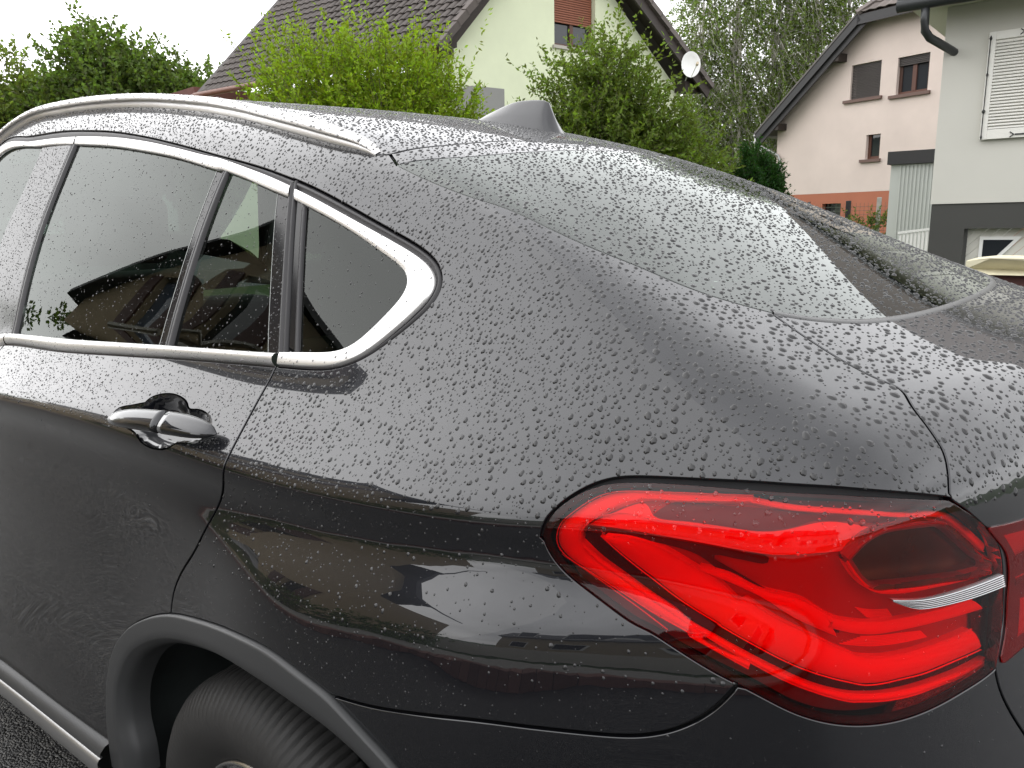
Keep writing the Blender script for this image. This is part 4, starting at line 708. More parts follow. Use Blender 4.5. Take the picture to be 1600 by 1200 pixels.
# bumper
low=np.array([on(.96,-.002,.27),on(.93,-.30,.27),on(.88,-.5,.27),on(.80,-.65,.27),on(.66,-.80,.27),on(.50,-.88,.27)])
_g2=sm(c['gate_gap2']); _g2=_g2[_g2[:,2]>.72]
bl=join(S['bumper_gap'],lensR,_g2,catmull(np.vstack([_g2[-1],on(.955,-.3,.71),on(.975,-.15,.71),on(.98,-.002,.71)]),.02)[1:],catmull(np.array([on(.98,-.002,z_) for z_ in (.70,.64,.56,.48,.38,.28)]),.02),catmull(low,.02),archC[::-1][archC[::-1][:,2]>.275])
bumper=panel('rear_bumper',bl,PAINT,wet='bumper',flange=.012)
# tailgate (left half boundary mirrored), hole for glass and lamps
gl=S['glass_left']; gt=S['glass_top']; gt=gt[gt[:,1]<-.02]; gt[-1]=on(.125,-.0,1.446)
gb=S['glass_bot']; gb=gb[gb[:,1]<-.01]
gb=np.vstack([gb,[on(gb[-1,0]+.001,0,1.19)]])
half=np.vstack([gt[::-1],gl[1:],gb[1:]])
gloop=np.vstack([half[::-1][::-1],mir(half)[1:-1]])
rglass=panel('rear_window',gloop,RGLASS,gap=.0006,flange=.004,spacing=.02,level=0,wet='rglass',mirror=False)
rr=S['roof_rear']; rr=rr[rr[:,1]<-.15]; rr=sm(np.vstack([rr[::8],[on(.08,-.08,1.466)],[on(.085,0,1.466)]]),.01)
up_strip=np.vstack([rr,gt[::-1],gl[:1]])
us=np.vstack([rr,mir(rr)[1:], mir(gl[:1]), (gt*[1,-1,1])[:],  gt[::-1][1:]])
sp=panel('roof_spoiler_strip',us,PAINT,spacing=.02,gap=.0045,wet='roof',mirror=False)
roofhalf=np.vstack([np.array([[-2.03,0,0]]),np.array([[-2.03,-.3,0]]),rail_line[:1]*1])
fr=np.array([on(-2.07,0,1.66),on(-2.07,-.25,1.65),on(-2.06,-.45,1.63)]); fr=catmull(np.vstack([fr,rail_line[:1]]),.02)
rh=join(fr,rail_line,np.vstack([rail_line[-1],rr[0]]))
rhp=np.vstack([fr,rail_line[1:],rr])
roof=panel('roof_panel',np.vstack([rhp,mir(rhp)[1:-1]]),PAINT,spacing=.022,gap=.0035,wet='roof',mirror=False)
cpart('roof_seam',sweep_mesh('roof_seam',np.stack([project(rr+np.array([0,0,0]))+grad(rr)*-.006+o for o in (np.array([-.006,0,0]),np.array([.006,0,0]))],1)),GAPM); 
_gt2=np.vstack([gt[::-1],mir(gt[::-1])[1:]]); ribbon('rear_window_seal',_gt2,[(-.009,-.006),(0,-.005),(.009,-.006)],GAPM,mirror=False)
_rr2=np.vstack([rr,mir(rr)[1:]]); ribbon('roof_seam_seal',_rr2,[(-.012,-.006),(0,-.005),(.012,-.006)],GAPM,mirror=False)
ribbon('glass_edge_bond',gl,[(-.010,-.0016),(0,-.0008),(.010,-.0016)],PAINT)
_gb2=np.vstack([gb,mir(gb)[1:]]); ribbon('rear_window_seal',_gb2,[(-.007,-.003),(-.005,.0008),(.0,.0014),(.005,.0008),(.007,-.003)],mat('grey_window_seal',(.10,.10,.10),rough=.35),mirror=False)
# tailgate lower panel
g1c,g2c=cut_at(S['gate_gap'],S['gate_gap'][-1]); gg2=sm(c['gate_gap2'])
gg2=gg2[gg2[:,2]>.72]
il=S['ilens']
th_=join(gb[::-1],S['gate_gap'],np.vstack([S['gate_gap'][-1],gg2[0]]),gg2,np.vstack([gg2[-1],on(.97,-.3,.70),on(.99,0,.70)]))
seg=[gb[::-1],S['gate_gap'][1:],catmull(np.vstack([S['gate_gap'][-1],c['lens_cor'][4],c['lens_cor'][6],gg2[0]]),.01)[1:-1],gg2,catmull(np.vstack([gg2[-1],on(.955,-.3,.71),on(.975,-.15,.71),on(.98,0,.71)]),.02)[1:]]
hl=np.vstack(seg)
tg=panel('tailgate',np.vstack([hl,mir(hl)[1:-1]]),PAINT,spacing=.014,gap=.002,wet='body',mirror=False,fine=fine_crease,holes=[])
# front half of the car beyond the frame
fu=np.array([(-3.85,-.30),(-2.45,-.32)])
def quadpanel(nm,ch,m,sp=.05):
    q=[]
    for a,b in zip(ch,ch[1:]+ch[:1]):
        k=max(2,int(np.hypot(b[0]-a[0],b[1]-a[1])/sp)); q+=[(a[0]+(b[0]-a[0])*j/k,a[1]+(b[1]-a[1])*j/k) for j in range(k)]
    return panel(nm,from_chart(np.array(q)),m,spacing=sp,gap=.003,mirror=False)
vtop=math.pi*SR
quadpanel('bonnet_and_wings',[(-4.1,-.35),(-2.46,-.35),(-2.46,.48),(-2.72,.62),(-2.72,vtop-.62),(-2.46,vtop-.48),(-2.46,vtop+.35),(-4.1,vtop+.35)],PAINT,.06)
quadpanel('windscreen',[(-2.71,.64),(-2.09,.86),(-2.09,vtop-.86),(-2.71,vtop-.64)],GLASS,.06)
quadpanel('windscreen_pillar',[(-2.71,.63),(-2.52,.50),(-2.45,.50),(-2.05,.80),(-2.085,.855)],PAINT,.03)
# roof rail
T_,n_,S_=frames(rail_line); L_=np.r_[0,np.cumsum(np.linalg.norm(np.diff(rail_line,axis=0),axis=1))]; tend=np.clip((L_[-1]-L_)/.24,0,1); hs=np.sqrt(np.clip(1-(1-tend)**2,0,1)); hs=np.maximum(hs,.0)
inw=-S_ if (S_[len(S_)//2,1]<0) else S_
prof=[(0,-.004),(.001,.014),(.003,.013),(.005,.0165),(-.001,.018),(-.001,.021),(.005,.0255),(.014,.0275),(.025,.026),(.031,.021),(.034,.0),(.034,-.006)]
R_=[]
for lat,h in prof:
    base_=rail_line+inw*(lat*(.35+.65*np.clip((L_[-1]-L_)/.16,0,1)**.6))[:,None]; base_=project(base_,n=2); hh=h*np.where(h>0,.04+.96*hs,1); R_.append(base_+n_*hh[:,None])
me=sweep_mesh('roof_rail',np.stack(R_,1)); o=cpart('roof_rail',me,RAILM); mirrored.append(o)
WET.append(('rail',np.stack(R_,1)[:, 5:10].reshape(-1,3),np.repeat(n_[:,None],5,1).reshape(-1,3),(lambda n,k:np.vstack([np.array([(i*k+j,(i+1)*k+j,(i+1)*k+j+1) for i in range(n-1) for j in range(k-1)]),np.array([(i*k+j,(i+1)*k+j+1,i*k+j+1) for i in range(n-1) for j in range(k-1)])]))(len(rail_line),5)))
# antenna fin
fp=FIN; n_s=18; xs=np.linspace(fp[0][0],fp[-1][0],n_s); zt=np.interp(xs,[p[0] for p in fp],[p[1] for p in fp]); rings=[]
for i,(x,z) in enumerate(zip(xs,zt)):
    zr=Zt(np.array([x]),np.array([0.]))[0]-.004; h=max(z-zr,.002); hwid=.032*math.sin(math.pi*min(1,(.12+.88*(i+.3)/n_s)*.62+.02))**.7+.004
    a=np.linspace(0,np.pi,17); w=np.cos(a); hgt=np.sin(a)**.55
    shrink=np.where(hgt<1,1-.72*hgt**1.4,1)
    off_=.0 if i<n_s-1 else .0
    yy=np.sign(w)*np.abs(w)**.8*hwid*(1-.80*hgt**1.2)
    lean=.0
    rings.append(np.stack([np.full(17,x)+lean*h*hgt,yy,zr+h*hgt],-1))
me=sweep_mesh('antenna_fin',np.array(rings)); cpart('antenna_fin',me,PAINT)
_fe=np.array(rings)[-1]; me=mesh_np('fin_end',_fe,[tuple(range(17))]); cpart('antenna_fin_back',me,PAINT)
# ------------------------------------------------------------------ tail lamps
lens_loop=join(S['lens_top'],sm(c['lens_cor'],.006,2),S['lens_bot'][::-1])
cavl=join(catmull(np.vstack([CV['in_cav0'],CV['in_cav0'][:1]]),.005)[:-1])
lamp=panel('tail_light',lens_loop,LENS,spacing=.012,gap=.0005,flange=.014,wet='lens',holes=[cavl])
panel('turn_signal_lens',cavl,CLENS,lamp,spacing=.012,gap=0,flange=0)
body_in=panel('lamp_housing',lens_loop,LDARK,lamp,spacing=.02,level=-.030,gap=-.001,flange=0)
I={k[3:]:sm(v,.004,3) for k,v in c.items() if k.startswith('in_')}
def bar(name,a,b,m=LRED,h=.0,bulge=.005,par=None):
    A,B=I[a],I[b]; n=max(12,int(np.linalg.norm(np.diff(A,axis=0),axis=1).sum()/.004)); A=resamp(A,n=n); B=resamp(B,n=n); R_=[]
    for f,hh in [(0,-.014),(0,-.002),(.06,bulge*.5),(.2,bulge),(.5,bulge*1.15),(.8,bulge),(.94,bulge*.5),(1,-.002),(1,-.014)]:
        Q=A*(1-f)+B*f; Q=project(Q,level=0,n=3); lv=np.interp(np.linspace(0,1,n),[0,1],[0,0]); R_.append(Q+grad(Q)*(h+hh))
    me=sweep_mesh(name,np.stack(R_,1)); o=cpart(name,me,m,par or lamp); mirrored.append(o); return o
bar('light_guide','ring_o','ring_i',h=-.018); bar('light_guide','top_o','top_i',h=-.017,bulge=.002); bar('light_guide','low_o','low_i',h=-.018)
bar('light_guide','main_o','main_i',h=-.020,bulge=.006); bar('light_guide','up_o','up_i',h=-.020,bulge=.005)
def inner(nm,key,m,lv,sp=.012): return panel(nm,join(catmull(np.vstack([CV['in_'+key],CV['in_'+key][:1]]),.005)[:-1]),m,lamp,spacing=sp,level=lv,gap=0,flange=0)
inner('reflector','fill',LREDM,-.0255); _bl=np.vstack([I['big_o'],I['big_i'][::-1]]); panel('reflector',join(_bl),LRED,lamp,spacing=.012,level=-.0235,gap=0,flange=0)
inner('reflector_slot','slotA',LSLOT,-.0225); inner('reflector_slot','slotB',LSLOT,-.0215); inner('reflector_band','band',LBAND,-.0235); inner('lamp_end_panel','rear',LSLOT,-.0225)
for f in np.linspace(.0,1,7):
    P=resamp(I['rib_a'],n=30)*(1-f)+resamp(I['rib_b'],n=30)*f; ribbon('reflector_rib',project(P)+grad(P)*-.0235,[(-.0007,-.001),(0,.0006),(.0007,-.001)],LLINE,lamp,projit=False)
    P=resamp(I['ribc_a'],n=30)*(1-f)+resamp(I['ribc_b'],n=30)*f; ribbon('reflector_rib',project(P)+grad(P)*-.0235,[(-.0006,-.001),(0,.0005),(.0006,-.001)],LLINE,lamp,projit=False)
for kk_,hh_ in (('ring_o',-.0135),('ring_i',-.0135),('main_i',-.0155),('main_o',-.0155),('low_o',-.0135),('low_i',-.0135),('up_i',-.0165),('top_i',-.014),('lline_a',-.020),('lline_b',-.020)):
    P=I[kk_]; P=project(P); ribbon('guide_edge',P+grad(P)*hh_,[(-.0007,-.001),(0,.0004),(.0007,-.001)],LLINE,lamp,projit=False)
panel('amber_reflector',np.vstack([I['cav']]),LAMB,lamp,spacing=.01,level=-.024,gap=-.002,flange=0)
ribbon('reflector_bezel',np.vstack([I['cav'],I['cav'][:1]]),[(-.003,-.026),(-.0028,-.012),(-.001,-.0105),(.001,-.0105),(.0028,-.012),(.003,-.026)],LREDB,lamp)
bar('light_guide','rim_o','rim_i',LRED,h=-.012,bulge=.002)
# ribbed clear strip
A,B=I['white_o'],I['white_i']
for f in np.linspace(.04,.96,6):
    P=resamp(A,n=60)*(1-f)+resamp(B,n=60)*f; wd=np.linalg.norm(resamp(A,n=60)-resamp(B,n=60),axis=1)
    P=project(P); P=P+grad(P)*.0015; Tt,nn2,Ss=frames(P)
    R_=np.stack([P+Ss*(wd*s_)[:,None]+nn2*h_ for s_,h_ in((-.085,-.003),(-.055,.0008),(.0,.0024),(.055,.0008),(.085,-.003))],1)
    me=sweep_mesh('clear_rib',R_); o=cpart('clear_rib',me,LWHITE,lamp); mirrored.append(o)
#ribbon('dark_slit',project(I['slit']),[(-.004,-.018),(-.003,-.0155),(.003,-.0155),(.004,-.018)],GAPM,lamp)
ilens_loop=join(S['ilens']); ilamp=panel('tailgate_light',project(ilens_loop,level=0),LENS,spacing=.012,level=.002,gap=.0,flange=.010,wet='lens')
panel('lamp_housing',ilens_loop,LDARK,ilamp,spacing=.02,level=.0005,gap=-.0005,flange=0)
bar('light_guide','iw_o','iw_i',LWHITE,h=.0,bulge=.001,par=ilamp); bar('light_guide','ir_o','ir_i',LREDB,h=.0,bulge=.001,par=ilamp); bar('light_guide','ib_o','ib_i',LREDB,h=.0,bulge=.001,par=ilamp)
# ------------------------------------------------------------------ wheels
def make_wheel(cx,cz,R0=.345):
    root=bpy.data.objects.new('wheel',None); COL.objects.link(root); root.parent=car; root.location=(cx+.95,-.875,cz-GROUND_Z)
    prof=[(.196,.012),(.208,-.002),(.235,-.018),(.262,-.027),(.285,-.026),(.305,-.018),(.322,-.004),(.334,.012),(.340,.026),(.3425,.040),(.3435,.060),(.3435,.066),(.334,.068),(.334,.078),(.3445,.080),(.345,.110),(.345,.116),(.335,.118),(.335,.130),(.345,.132),(.344,.18),(.343,.20),(.332,.235),(.28,.26),(.21,.235)]
    ns=840; a=np.arange(ns)*2*np.pi/ns; ph=(np.arange(ns)%7); V=[]
    for j,(r,y) in enumerate(prof):
        rr_=np.full(ns,r)
        if 5<=j<=11: rr_=rr_-np.where(ph<=1,.006,0)*(1 if j>=7 else .5)
        if j in(14,15,16): rr_=rr_-np.where((ph==3),.004,0)
        sh=(j-8)*.0025 if 6<=j<=12 else 0
        V.append(np.stack([rr_*np.cos(a+sh),np.full(ns,y),rr_*np.sin(a+sh)],-1))
    V=np.array(V); me=sweep_mesh('tyre',np.concatenate([V,V[:, :1]],1)[:, :].transpose(1,0,2)); t=link('tyre',me,TYRE,root)
    mb=MB(); 
    prof2=[(.200,.010),(.198,-.002),(.192,.0),(.190,.02),(.19,.06),(.19,.2)]
    ns=72; R2=np.array([[(r*math.cos(k*2*math.pi/ns),y,r*math.sin(k*2*math.pi/ns)) for r,y in prof2] for k in range(ns+1)]); me=sweep_mesh('rim',R2); rim=link('rim',me,RIM,root)
    for k in range(5):
        an=k*2*math.pi/5+.3; M_=Matrix.Rotation(-an,4,'Y')
        mb=MB(); mb.add([tuple(M_@Vector(v)) for v in [(.03,.0,-.03),(.03,.0,.03),(.195,.012,.045),(.195,.012,-.045),(.03,.05,-.03),(.03,.05,.03),(.195,.04,.03),(.195,.04,-.03)]],[(0,1,2,3),(7,6,5,4),(0,4,5,1),(1,5,6,2),(2,6,7,3),(3,7,4,0)]); mb.build('spoke',RIM,root,bevel=.004)
    mb=MB(); mb.tube([(0,.0,0),(0,.06,0)],.045,24); mb.build('hub_cap',RIM,root)
    mb=MB(); mb.tube([(0,.07,0),(0,.09,0)],.16,48); mb.build('brake_disc',CHROME,root)
    return root
wheels=[make_wheel(-.14,.228)]
def copy_tree(o,parent):
    cc_=o.copy(); COL.objects.link(cc_); cc_.parent=parent
    for ch in o.children: copy_tree(ch,cc_)
    return cc_
for (x,sy) in ((-2.86,-1),(-.14,1),(-2.86,1)):
    w=copy_tree(wheels[0],car); w.location=(x+.95,.875*sy,.228-GROUND_Z); w.scale=(1,-sy,1)
# interior
seat=MB(); 
def rbox(nm,a,b,par,m=SEAT,bev=.04,rot=0):
    ctr_=[(a[i]+b[i])/2 for i in range(3)]; mb=MB(); mb.box([a[i]-ctr_[i] for i in range(3)],[b[i]-ctr_[i] for i in range(3)]); o=mb.build(nm,m,par,bevel=bev,smooth=True); o.location=(ctr_[0]+.95,ctr_[1],ctr_[2]-GROUND_Z); o.rotation_euler=(0,rot,0); o.modifiers[0].segments=4; return o
rbox('bench_back',(-.45,-.66,.55),(-.28,.66,1.10),car,rot=math.radians(14)); rbox('bench_seat',(-1.0,-.66,.42),(-.42,.66,.60),car)
for y in(-.42,0,.42): rbox('headrest',(-.33,y-.13,1.12),(-.23,y+.13,1.30),car,bev=.035,rot=math.radians(12))
for y in(-.40,.40):
    rbox('front_seat_back',(-1.62,y-.25,.60),(-1.46,y+.25,1.20),car,bev=.06,rot=math.radians(14)); rbox('headrest',(-1.50,y-.14,1.22),(-1.39,y+.14,1.42),car,bev=.04,rot=math.radians(8)); rbox('front_seat_base',(-2.0,y-.25,.42),(-1.55,y+.25,.60),car,bev=.05)
rbox('parcel_shelf',(-.25,-.62,.93),(.50,.62,.96),car,INT,.005); rbox('dashboard',(-2.6,-.7,.7),(-2.3,.7,1.0),car,INT,.05); rbox('cabin_floor',(-2.6,-.7,.25),(.6,.7,.30),car,INT,.01)
hl_P=np.array([[on(x,y,1.5)+grad(on(x,y,1.5)[None])[0]*-.03 for y in np.linspace(-.46,.46,9)] for x in np.linspace(-1.9,-.1,19)])
me=sweep_mesh('headliner',hl_P); cpart('headliner',me,mat('headliner_cloth',(.30,.30,.29),rough=.9))
# mirror the left hand parts to the right
_map={}
for o in mirrored:
    k=o.copy(); COL.objects.link(k); _map[o]=k
    if o.parent is car: k.scale=(1,-1,1)
    else: k.parent=_map[o.parent]

# ------------------------------------------------------------------ raindrops
def drop_fields(tagname,P,Nn):
    x,y,z=P[:,0],P[:,1],P[:,2]; w=z-zcrease(x); up=np.clip(Nn[:,2],0,1)
    near=np.clip(1.2-np.abs(x-.3)*.5,.45,1)
    if tagname=='body':
        dens=np.where(w>-.003,46000,np.where(w>-.22,11000,4500)); med=np.where(w>-.003,.00116+.00045*up**2,np.where(w>-.16,.0010,.0006))
        rear=(x>.5)&(w>.0); med=np.where(rear,med*1.12,med); dens=np.where((x>.74)&(z<1.05),500,dens)
    elif tagname=='door': dens=np.where(w>-.003,36000,np.where((w>-.3)&(x>-.5),2600,500)); med=np.where(w>-.003,.00095,.0005)
    elif tagname in('roof','rglass'): dens=np.full(len(x),34000.); med=np.full(len(x),.00150)
    elif tagname=='glass': dens=np.full(len(x),6500.); med=np.full(len(x),.0008)
    elif tagname=='pillar': dens=np.full(len(x),34000.); med=np.full(len(x),.0009)
    elif tagname=='chrome': dens=np.full(len(x),11000.); med=np.full(len(x),.00085)
    elif tagname=='rail': dens=np.full(len(x),16000.); med=np.full(len(x),.0016)
    elif tagname=='lens': dens=np.where((Nn[:,2]>.12)&(z>.985),20000,5000); med=np.where((Nn[:,2]>.12)&(z>.985),.0011,.0005)
    elif tagname=='bumper': dens=np.full(len(x),2400.); med=np.full(len(x),.0006)
    else: dens=np.full(len(x),3000.); med=np.full(len(x),.001)
    return dens,med
DP=[];DN=[];DR=[];DT=[]; CLEARD={'lens':1,'chrome':2,'rail':2}
for tagname,V,Nn,F_ in WET:
    a,b,c3=V[F_[:,0]],V[F_[:,1]],V[F_[:,2]]; cr=np.cross(b-a,c3-a); ar=np.linalg.norm(cr,axis=1)/2; cen=(a+b+c3)/3
    vis=((np.array(CAM_P)-cen)*Nn[F_[:,0]]).sum(1)>-.5
    keep=(cen[:,0]>-2.1)&(cen[:,1]<.75)&vis&(ar>1e-9)
    dens,med=drop_fields(tagname,cen,Nn[F_[:,0]]); lam=ar*dens*keep; n=RNG.poisson(lam); idx=np.repeat(np.arange(len(F_)),n)
    if not len(idx): continue
    r1=RNG.random(len(idx)); r2=RNG.random(len(idx)); s1=np.sqrt(r1); w0,w1,w2=1-s1,s1*(1-r2),s1*r2
    P=a[idx]*w0[:,None]+b[idx]*w1[:,None]+c3[idx]*w2[:,None]
    Nm=Nn[F_[idx,0]]*w0[:,None]+Nn[F_[idx,1]]*w1[:,None]+Nn[F_[idx,2]]*w2[:,None]; Nm/=np.linalg.norm(Nm,axis=1,keepdims=True)
    # clumpy density
    cl_=np.sin(P[:,0]*37+P[:,2]*23)*np.sin(P[:,1]*31-P[:,0]*17)+np.sin(P[:,0]*9.1+P[:,2]*13.7+1); kk=RNG.random(len(P))<np.clip(.72+.22*cl_,.25,1)
    r=med[idx]*np.exp(RNG.normal(0,.48,len(idx))); r=np.clip(r,.00035,np.maximum(med[idx]*2.6,.001))
    P,Nm,r=P[kk],Nm[kk],r[kk]
    DP.append(P);DN.append(Nm);DR.append(r);DT+= [CLEARD.get(tagname,0)]*len(P)
DP=np.vstack(DP);DN=np.vstack(DN);DR=np.concatenate(DR)
order=np.argsort(-DR); cell={}; keep=[]; cs=.011
for i in order:
    p=DP[i]; k=(int(p[0]//cs),int(p[1]//cs),int(p[2]//cs)); ok=True; ri=DR[i]
    for dx in(-1,0,1):
        for dy in(-1,0,1):
            for dz in(-1,0,1):
                for j in cell.get((k[0]+dx,k[1]+dy,k[2]+dz),()):
                    q=DP[j]; d2=(p[0]-q[0])**2+(p[1]-q[1])**2+(p[2]-q[2])**2
                    if d2<(ri*1.3+DR[j]*1.35)**2: ok=False;break
                if not ok:break
            if not ok:break
        if not ok:break
    if ok: keep.append(i); cell.setdefault(k,[]).append(i)
keep=np.array(keep); DP,DN,DR,DT=DP[keep],DN[keep],DR[keep],np.array(DT)[keep]
print('DROPS',len(DP))
def make_drops(P,Nm,r,K,rings):
    n=len(P); g=np.array([0,0,-1.]); T1=g-(Nm@g)[:,None]*Nm; l=np.linalg.norm(T1,axis=1,keepdims=True); rnd=RNG.normal(size=(n,3)); rnd-= (rnd*Nm).sum(1)[:,None]*Nm
    steep=np.clip(1-np.abs(Nm[:,2]),0,1)
    T1=T1/np.maximum(l,1e-6)*np.clip(l*1.5,0,1)+rnd/np.linalg.norm(rnd,axis=1,keepdims=True)*(1-np.clip(l*1.5,0,1)*.75)*.6; T1/=np.linalg.norm(T1,axis=1,keepdims=True); T2=np.cross(Nm,T1)
    th=np.arange(K)*2*np.pi/K; ph=RNG.random((n,3))*2*np.pi
    amp=np.clip(r/.0022,.25,1.3)[:,None]
    rad=1+amp*(.075*np.cos(2*th[None]+ph[:,:1])+.05*np.cos(3*th[None]+ph[:,1:2])+.04*np.cos(5*th[None]+ph[:,2:3]))
    el=1+.10*steep+RNG.random(n)*.12*(r/.0015)
    hh=r*RNG.uniform(.42,.62,n)*np.clip(1.12-r/.012,.6,1); sag=.20*steep*r
    V=np.empty((n,1+K*len(rings),3)); NN_=np.empty_like(V)
    V[:,0]=P+Nm*hh[:,None]+T1*(sag*.8)[:,None]; NN_[:,0]=Nm
    for q,(f,h) in enumerate(rings):
        ct=np.cos(th)[None]*rad*f; st=np.sin(th)[None]*rad*f
        off=T1[:,None]*(ct*(r*el)[:,None])[...,None]+T2[:,None]*(st*r[:,None])[...,None]
        V[:,1+K*q:1+K*(q+1)]=P[:,None]+off+Nm[:,None]*(hh*h)[:,None,None]+T1[:,None]*(sag*h*(1))[:,None,None]-Nm[:,None]*(.00005 if h==0 else 0)
        on_=off/np.linalg.norm(off,axis=2,keepdims=True); sl=f**1.6
        NN_[:,1+K*q:1+K*(q+1)]=Nm[:,None]*math.sqrt(max(1-sl*sl*.80,.01))+on_*sl*.90
    F_=[]
    for k in range(K):
        F_.append((0,1+k,1+(k+1)%K))
        for q in range(len(rings)-1):
            a=1+K*q+k; b=1+K*q+(k+1)%K; c_=a+K; d=b+K; F_+= [(a,c_,d),(a,d,b)]
    F_=np.array(F_); nv=1+K*len(rings); FA=(F_[None]+np.arange(n)[:,None,None]*nv).reshape(-1,3)
    NN_/=np.linalg.norm(NN_,axis=2,keepdims=True)
    return V.reshape(-1,3),FA,NN_.reshape(-1,3)
big=(DR>.0013)
for sel,K,rings in ((big,12,[(.45,.86),(.78,.50),(1,0)]),(~big,8,[(.62,.72),(1,0)])):
    for clr in (0,1,2):
        q=sel&(DT==clr)
        if not q.any(): continue
        V,F_,NN_=make_drops(DP[q],DN[q],DR[q],K,rings)
        me=mesh_np('raindrops',V.astype(np.float32),F_); me.polygons.foreach_set('use_smooth',[True]*len(me.polygons))
        o=cpart('raindrops',me,(DROPD,WATER,DROPM)[clr]); o['kind']='stuff'

BG={'GH': {'A': [-10.9, 10.84, 0.0], 'd': [0.23927478538150668, 0.9709518922586402, 0.0], 'n': [0.9709518922586402, -0.23927478538150668, 0.0], 'L': 7.940661181538979, 'wl': (0.031, 4.579), 'wr': (7.36, 4.516), 'win': [(3.084, 6.168), (3.074, 5.222), (4.344, 5.248), (4.34, 6.344)], 'e1': (-0.244, 4.719), 'e2': (8.088, 4.671), 'v1': (0.643, 5.728), 'v2': (5.584, 6.42), 'apex': (3.014, 8.272), 'dish': (7.034, 5.052), 'beamL': (0.185, 4.968), 'box': [(0.164, 4.027), (0.986, 3.303)]}, 'PH': {'P': [-9.07, 25.23, 0.0], 'd': [0.948, -0.317, 0.0], 'n': [-0.317, -0.948, 0.0], 'left': (-0.221, 3.945), 'pl': (0.829, 1.982), 'w1': [(2.434, 5.748), (3.419, 4.713)], 'w2': [(3.93, 5.688), (4.87, 4.651)], 'w3': [(3.092, 3.66), (3.57, 2.919)], 'e0': (-0.663, 4.03), 'e1': (2.925, 7.008), 'e2': (4.338, 6.869), 'beam1': (2.102, 5.979), 'beam2': (0.135, 4.201), 'cw': [(1.822, 1.666), (2.38, 1.316)], 'hipt': (2.877, 7.532), 'dorm': [(1.352, 6.492), (1.676, 6.432), (0.865, 5.74)]}, 'GR': {'cor': (-1.289, 1.425), 'top': (-1.313, 3.629), 'gut': [(-1.667, 3.618), (-0.461, 3.596)], 'sh': [(-0.812, 3.347), (-0.822, 2.179), (-0.368, 2.151)], 'gar': [(-0.763, 1.113), (-0.272, 1.094)], 'tri': [(-0.71, 0.981), (-0.397, 0.981), (-0.567, 0.777), (-0.698, 0.776)], 'pipe': [(-1.404, 3.527), (-1.389, 3.351), (-1.303, 3.315)]}, 'panel': [[-3.642, 17.0, 2.621], [-2.815, 17.0, 2.565], [-3.599, 17.0, 1.013]], 'rl': [[-2.413, 13.0, 1.005], [-1.801, 13.0, 1.083], [-1.81, 13.0, 0.742]], 'cop': [[-0.029, 4.3, 1.012], [0.077, 4.3, 1.038], [0.297, 4.5, 1.027], [0.327, 4.3, 0.951]], 'posts': [[-5.289, 20.0, 1.362], [-5.31, 20.0, 1.686], [-4.542, 20.0, 1.33], [-4.555, 20.0, 1.725]]}

# ------------------------------------------------------------------ ground and street
ASPH=mat('asphalt',(.042,.042,.043),rough=.55,var=.5,vscale=90,bump=.9,bscale=220,bdist=.004,detail=8)
def aggregate(m):
    t=m.node_tree; b=t.nodes['Principled BSDF']; tcn=[n for n in t.nodes if n.type=='TEX_COORD'][0]
    v=t.nodes.new('ShaderNodeTexVoronoi'); v.inputs['Scale'].default_value=150; t.links.new(tcn.outputs['Object'],v.inputs['Vector'])
    r=t.nodes.new('ShaderNodeValToRGB'); t.links.new(v.outputs['Color'],r.inputs[0]); e=r.color_ramp.elements
    e[0].position=.2; e[0].color=(.018,.018,.018,1); e[1].position=.97; e[1].color=(.14,.135,.125,1); k=e.new(.6); k.color=(.038,.038,.038,1)
    bp=t.nodes.new('ShaderNodeBump'); bp.inputs['Strength'].default_value=1; bp.inputs['Distance'].default_value=.006; bp.invert=True
    t.links.new(v.outputs['Distance'],bp.inputs['Height']); t.links.new(bp.outputs[0],b.inputs['Normal']); t.links.new(r.outputs[0],b.inputs['Base Color']); b.inputs['Roughness'].default_value=.38
aggregate(ASPH)
GZ_=GROUND_Z
def sheet(name,x0,y0,x1,y1,z,m):
    mb=MB(); mb.add([(x0,y0,z),(x1,y0,z),(x1,y1,z),(x0,y1,z)],[(0,1,2,3)]); return tag(mb.build(name,m),kind='structure')
GRASS=mat('lawn_soil',(.035,.06,.015),rough=.9,var=.5,vscale=20)
sheet('ground',-300,-300,300,300,GZ_-.004,GRASS)
sheet('road',-80,-4.6,40,6.5,GZ_,ASPH)
# far side pavement of the street with red brick edging (seen as reflections)
PAVE=mat('pavement',(.27,.26,.24),rough=.8,var=.3,vscale=8); BRICKM=mat('red_edging_brick',(.17,.085,.07),rough=.75,obj_rand=.25)
kb=MB(); kb.box((-80,-5.6,GZ_),(40,-4.6,GZ_+.12)); tag(kb.build('pavement',PAVE),kind='structure')
bl_=MB(); bl_.box((-.10,-.11,0),(.10,.11,.14)); bo=None
edging=empty('brick_edging',(-12,-4.48,GZ_),'low red brick edging along the foot of the pavement across the street','kerb')
bme=None
for i in range(150):
    if bme is None: o=bl_.build('brick',BRICKM,edging,bevel=.008); bme=o
    else: o=bme.copy(); COL.objects.link(o)
    o.location=(-14+i*.205,0,random.uniform(-.005,.005))
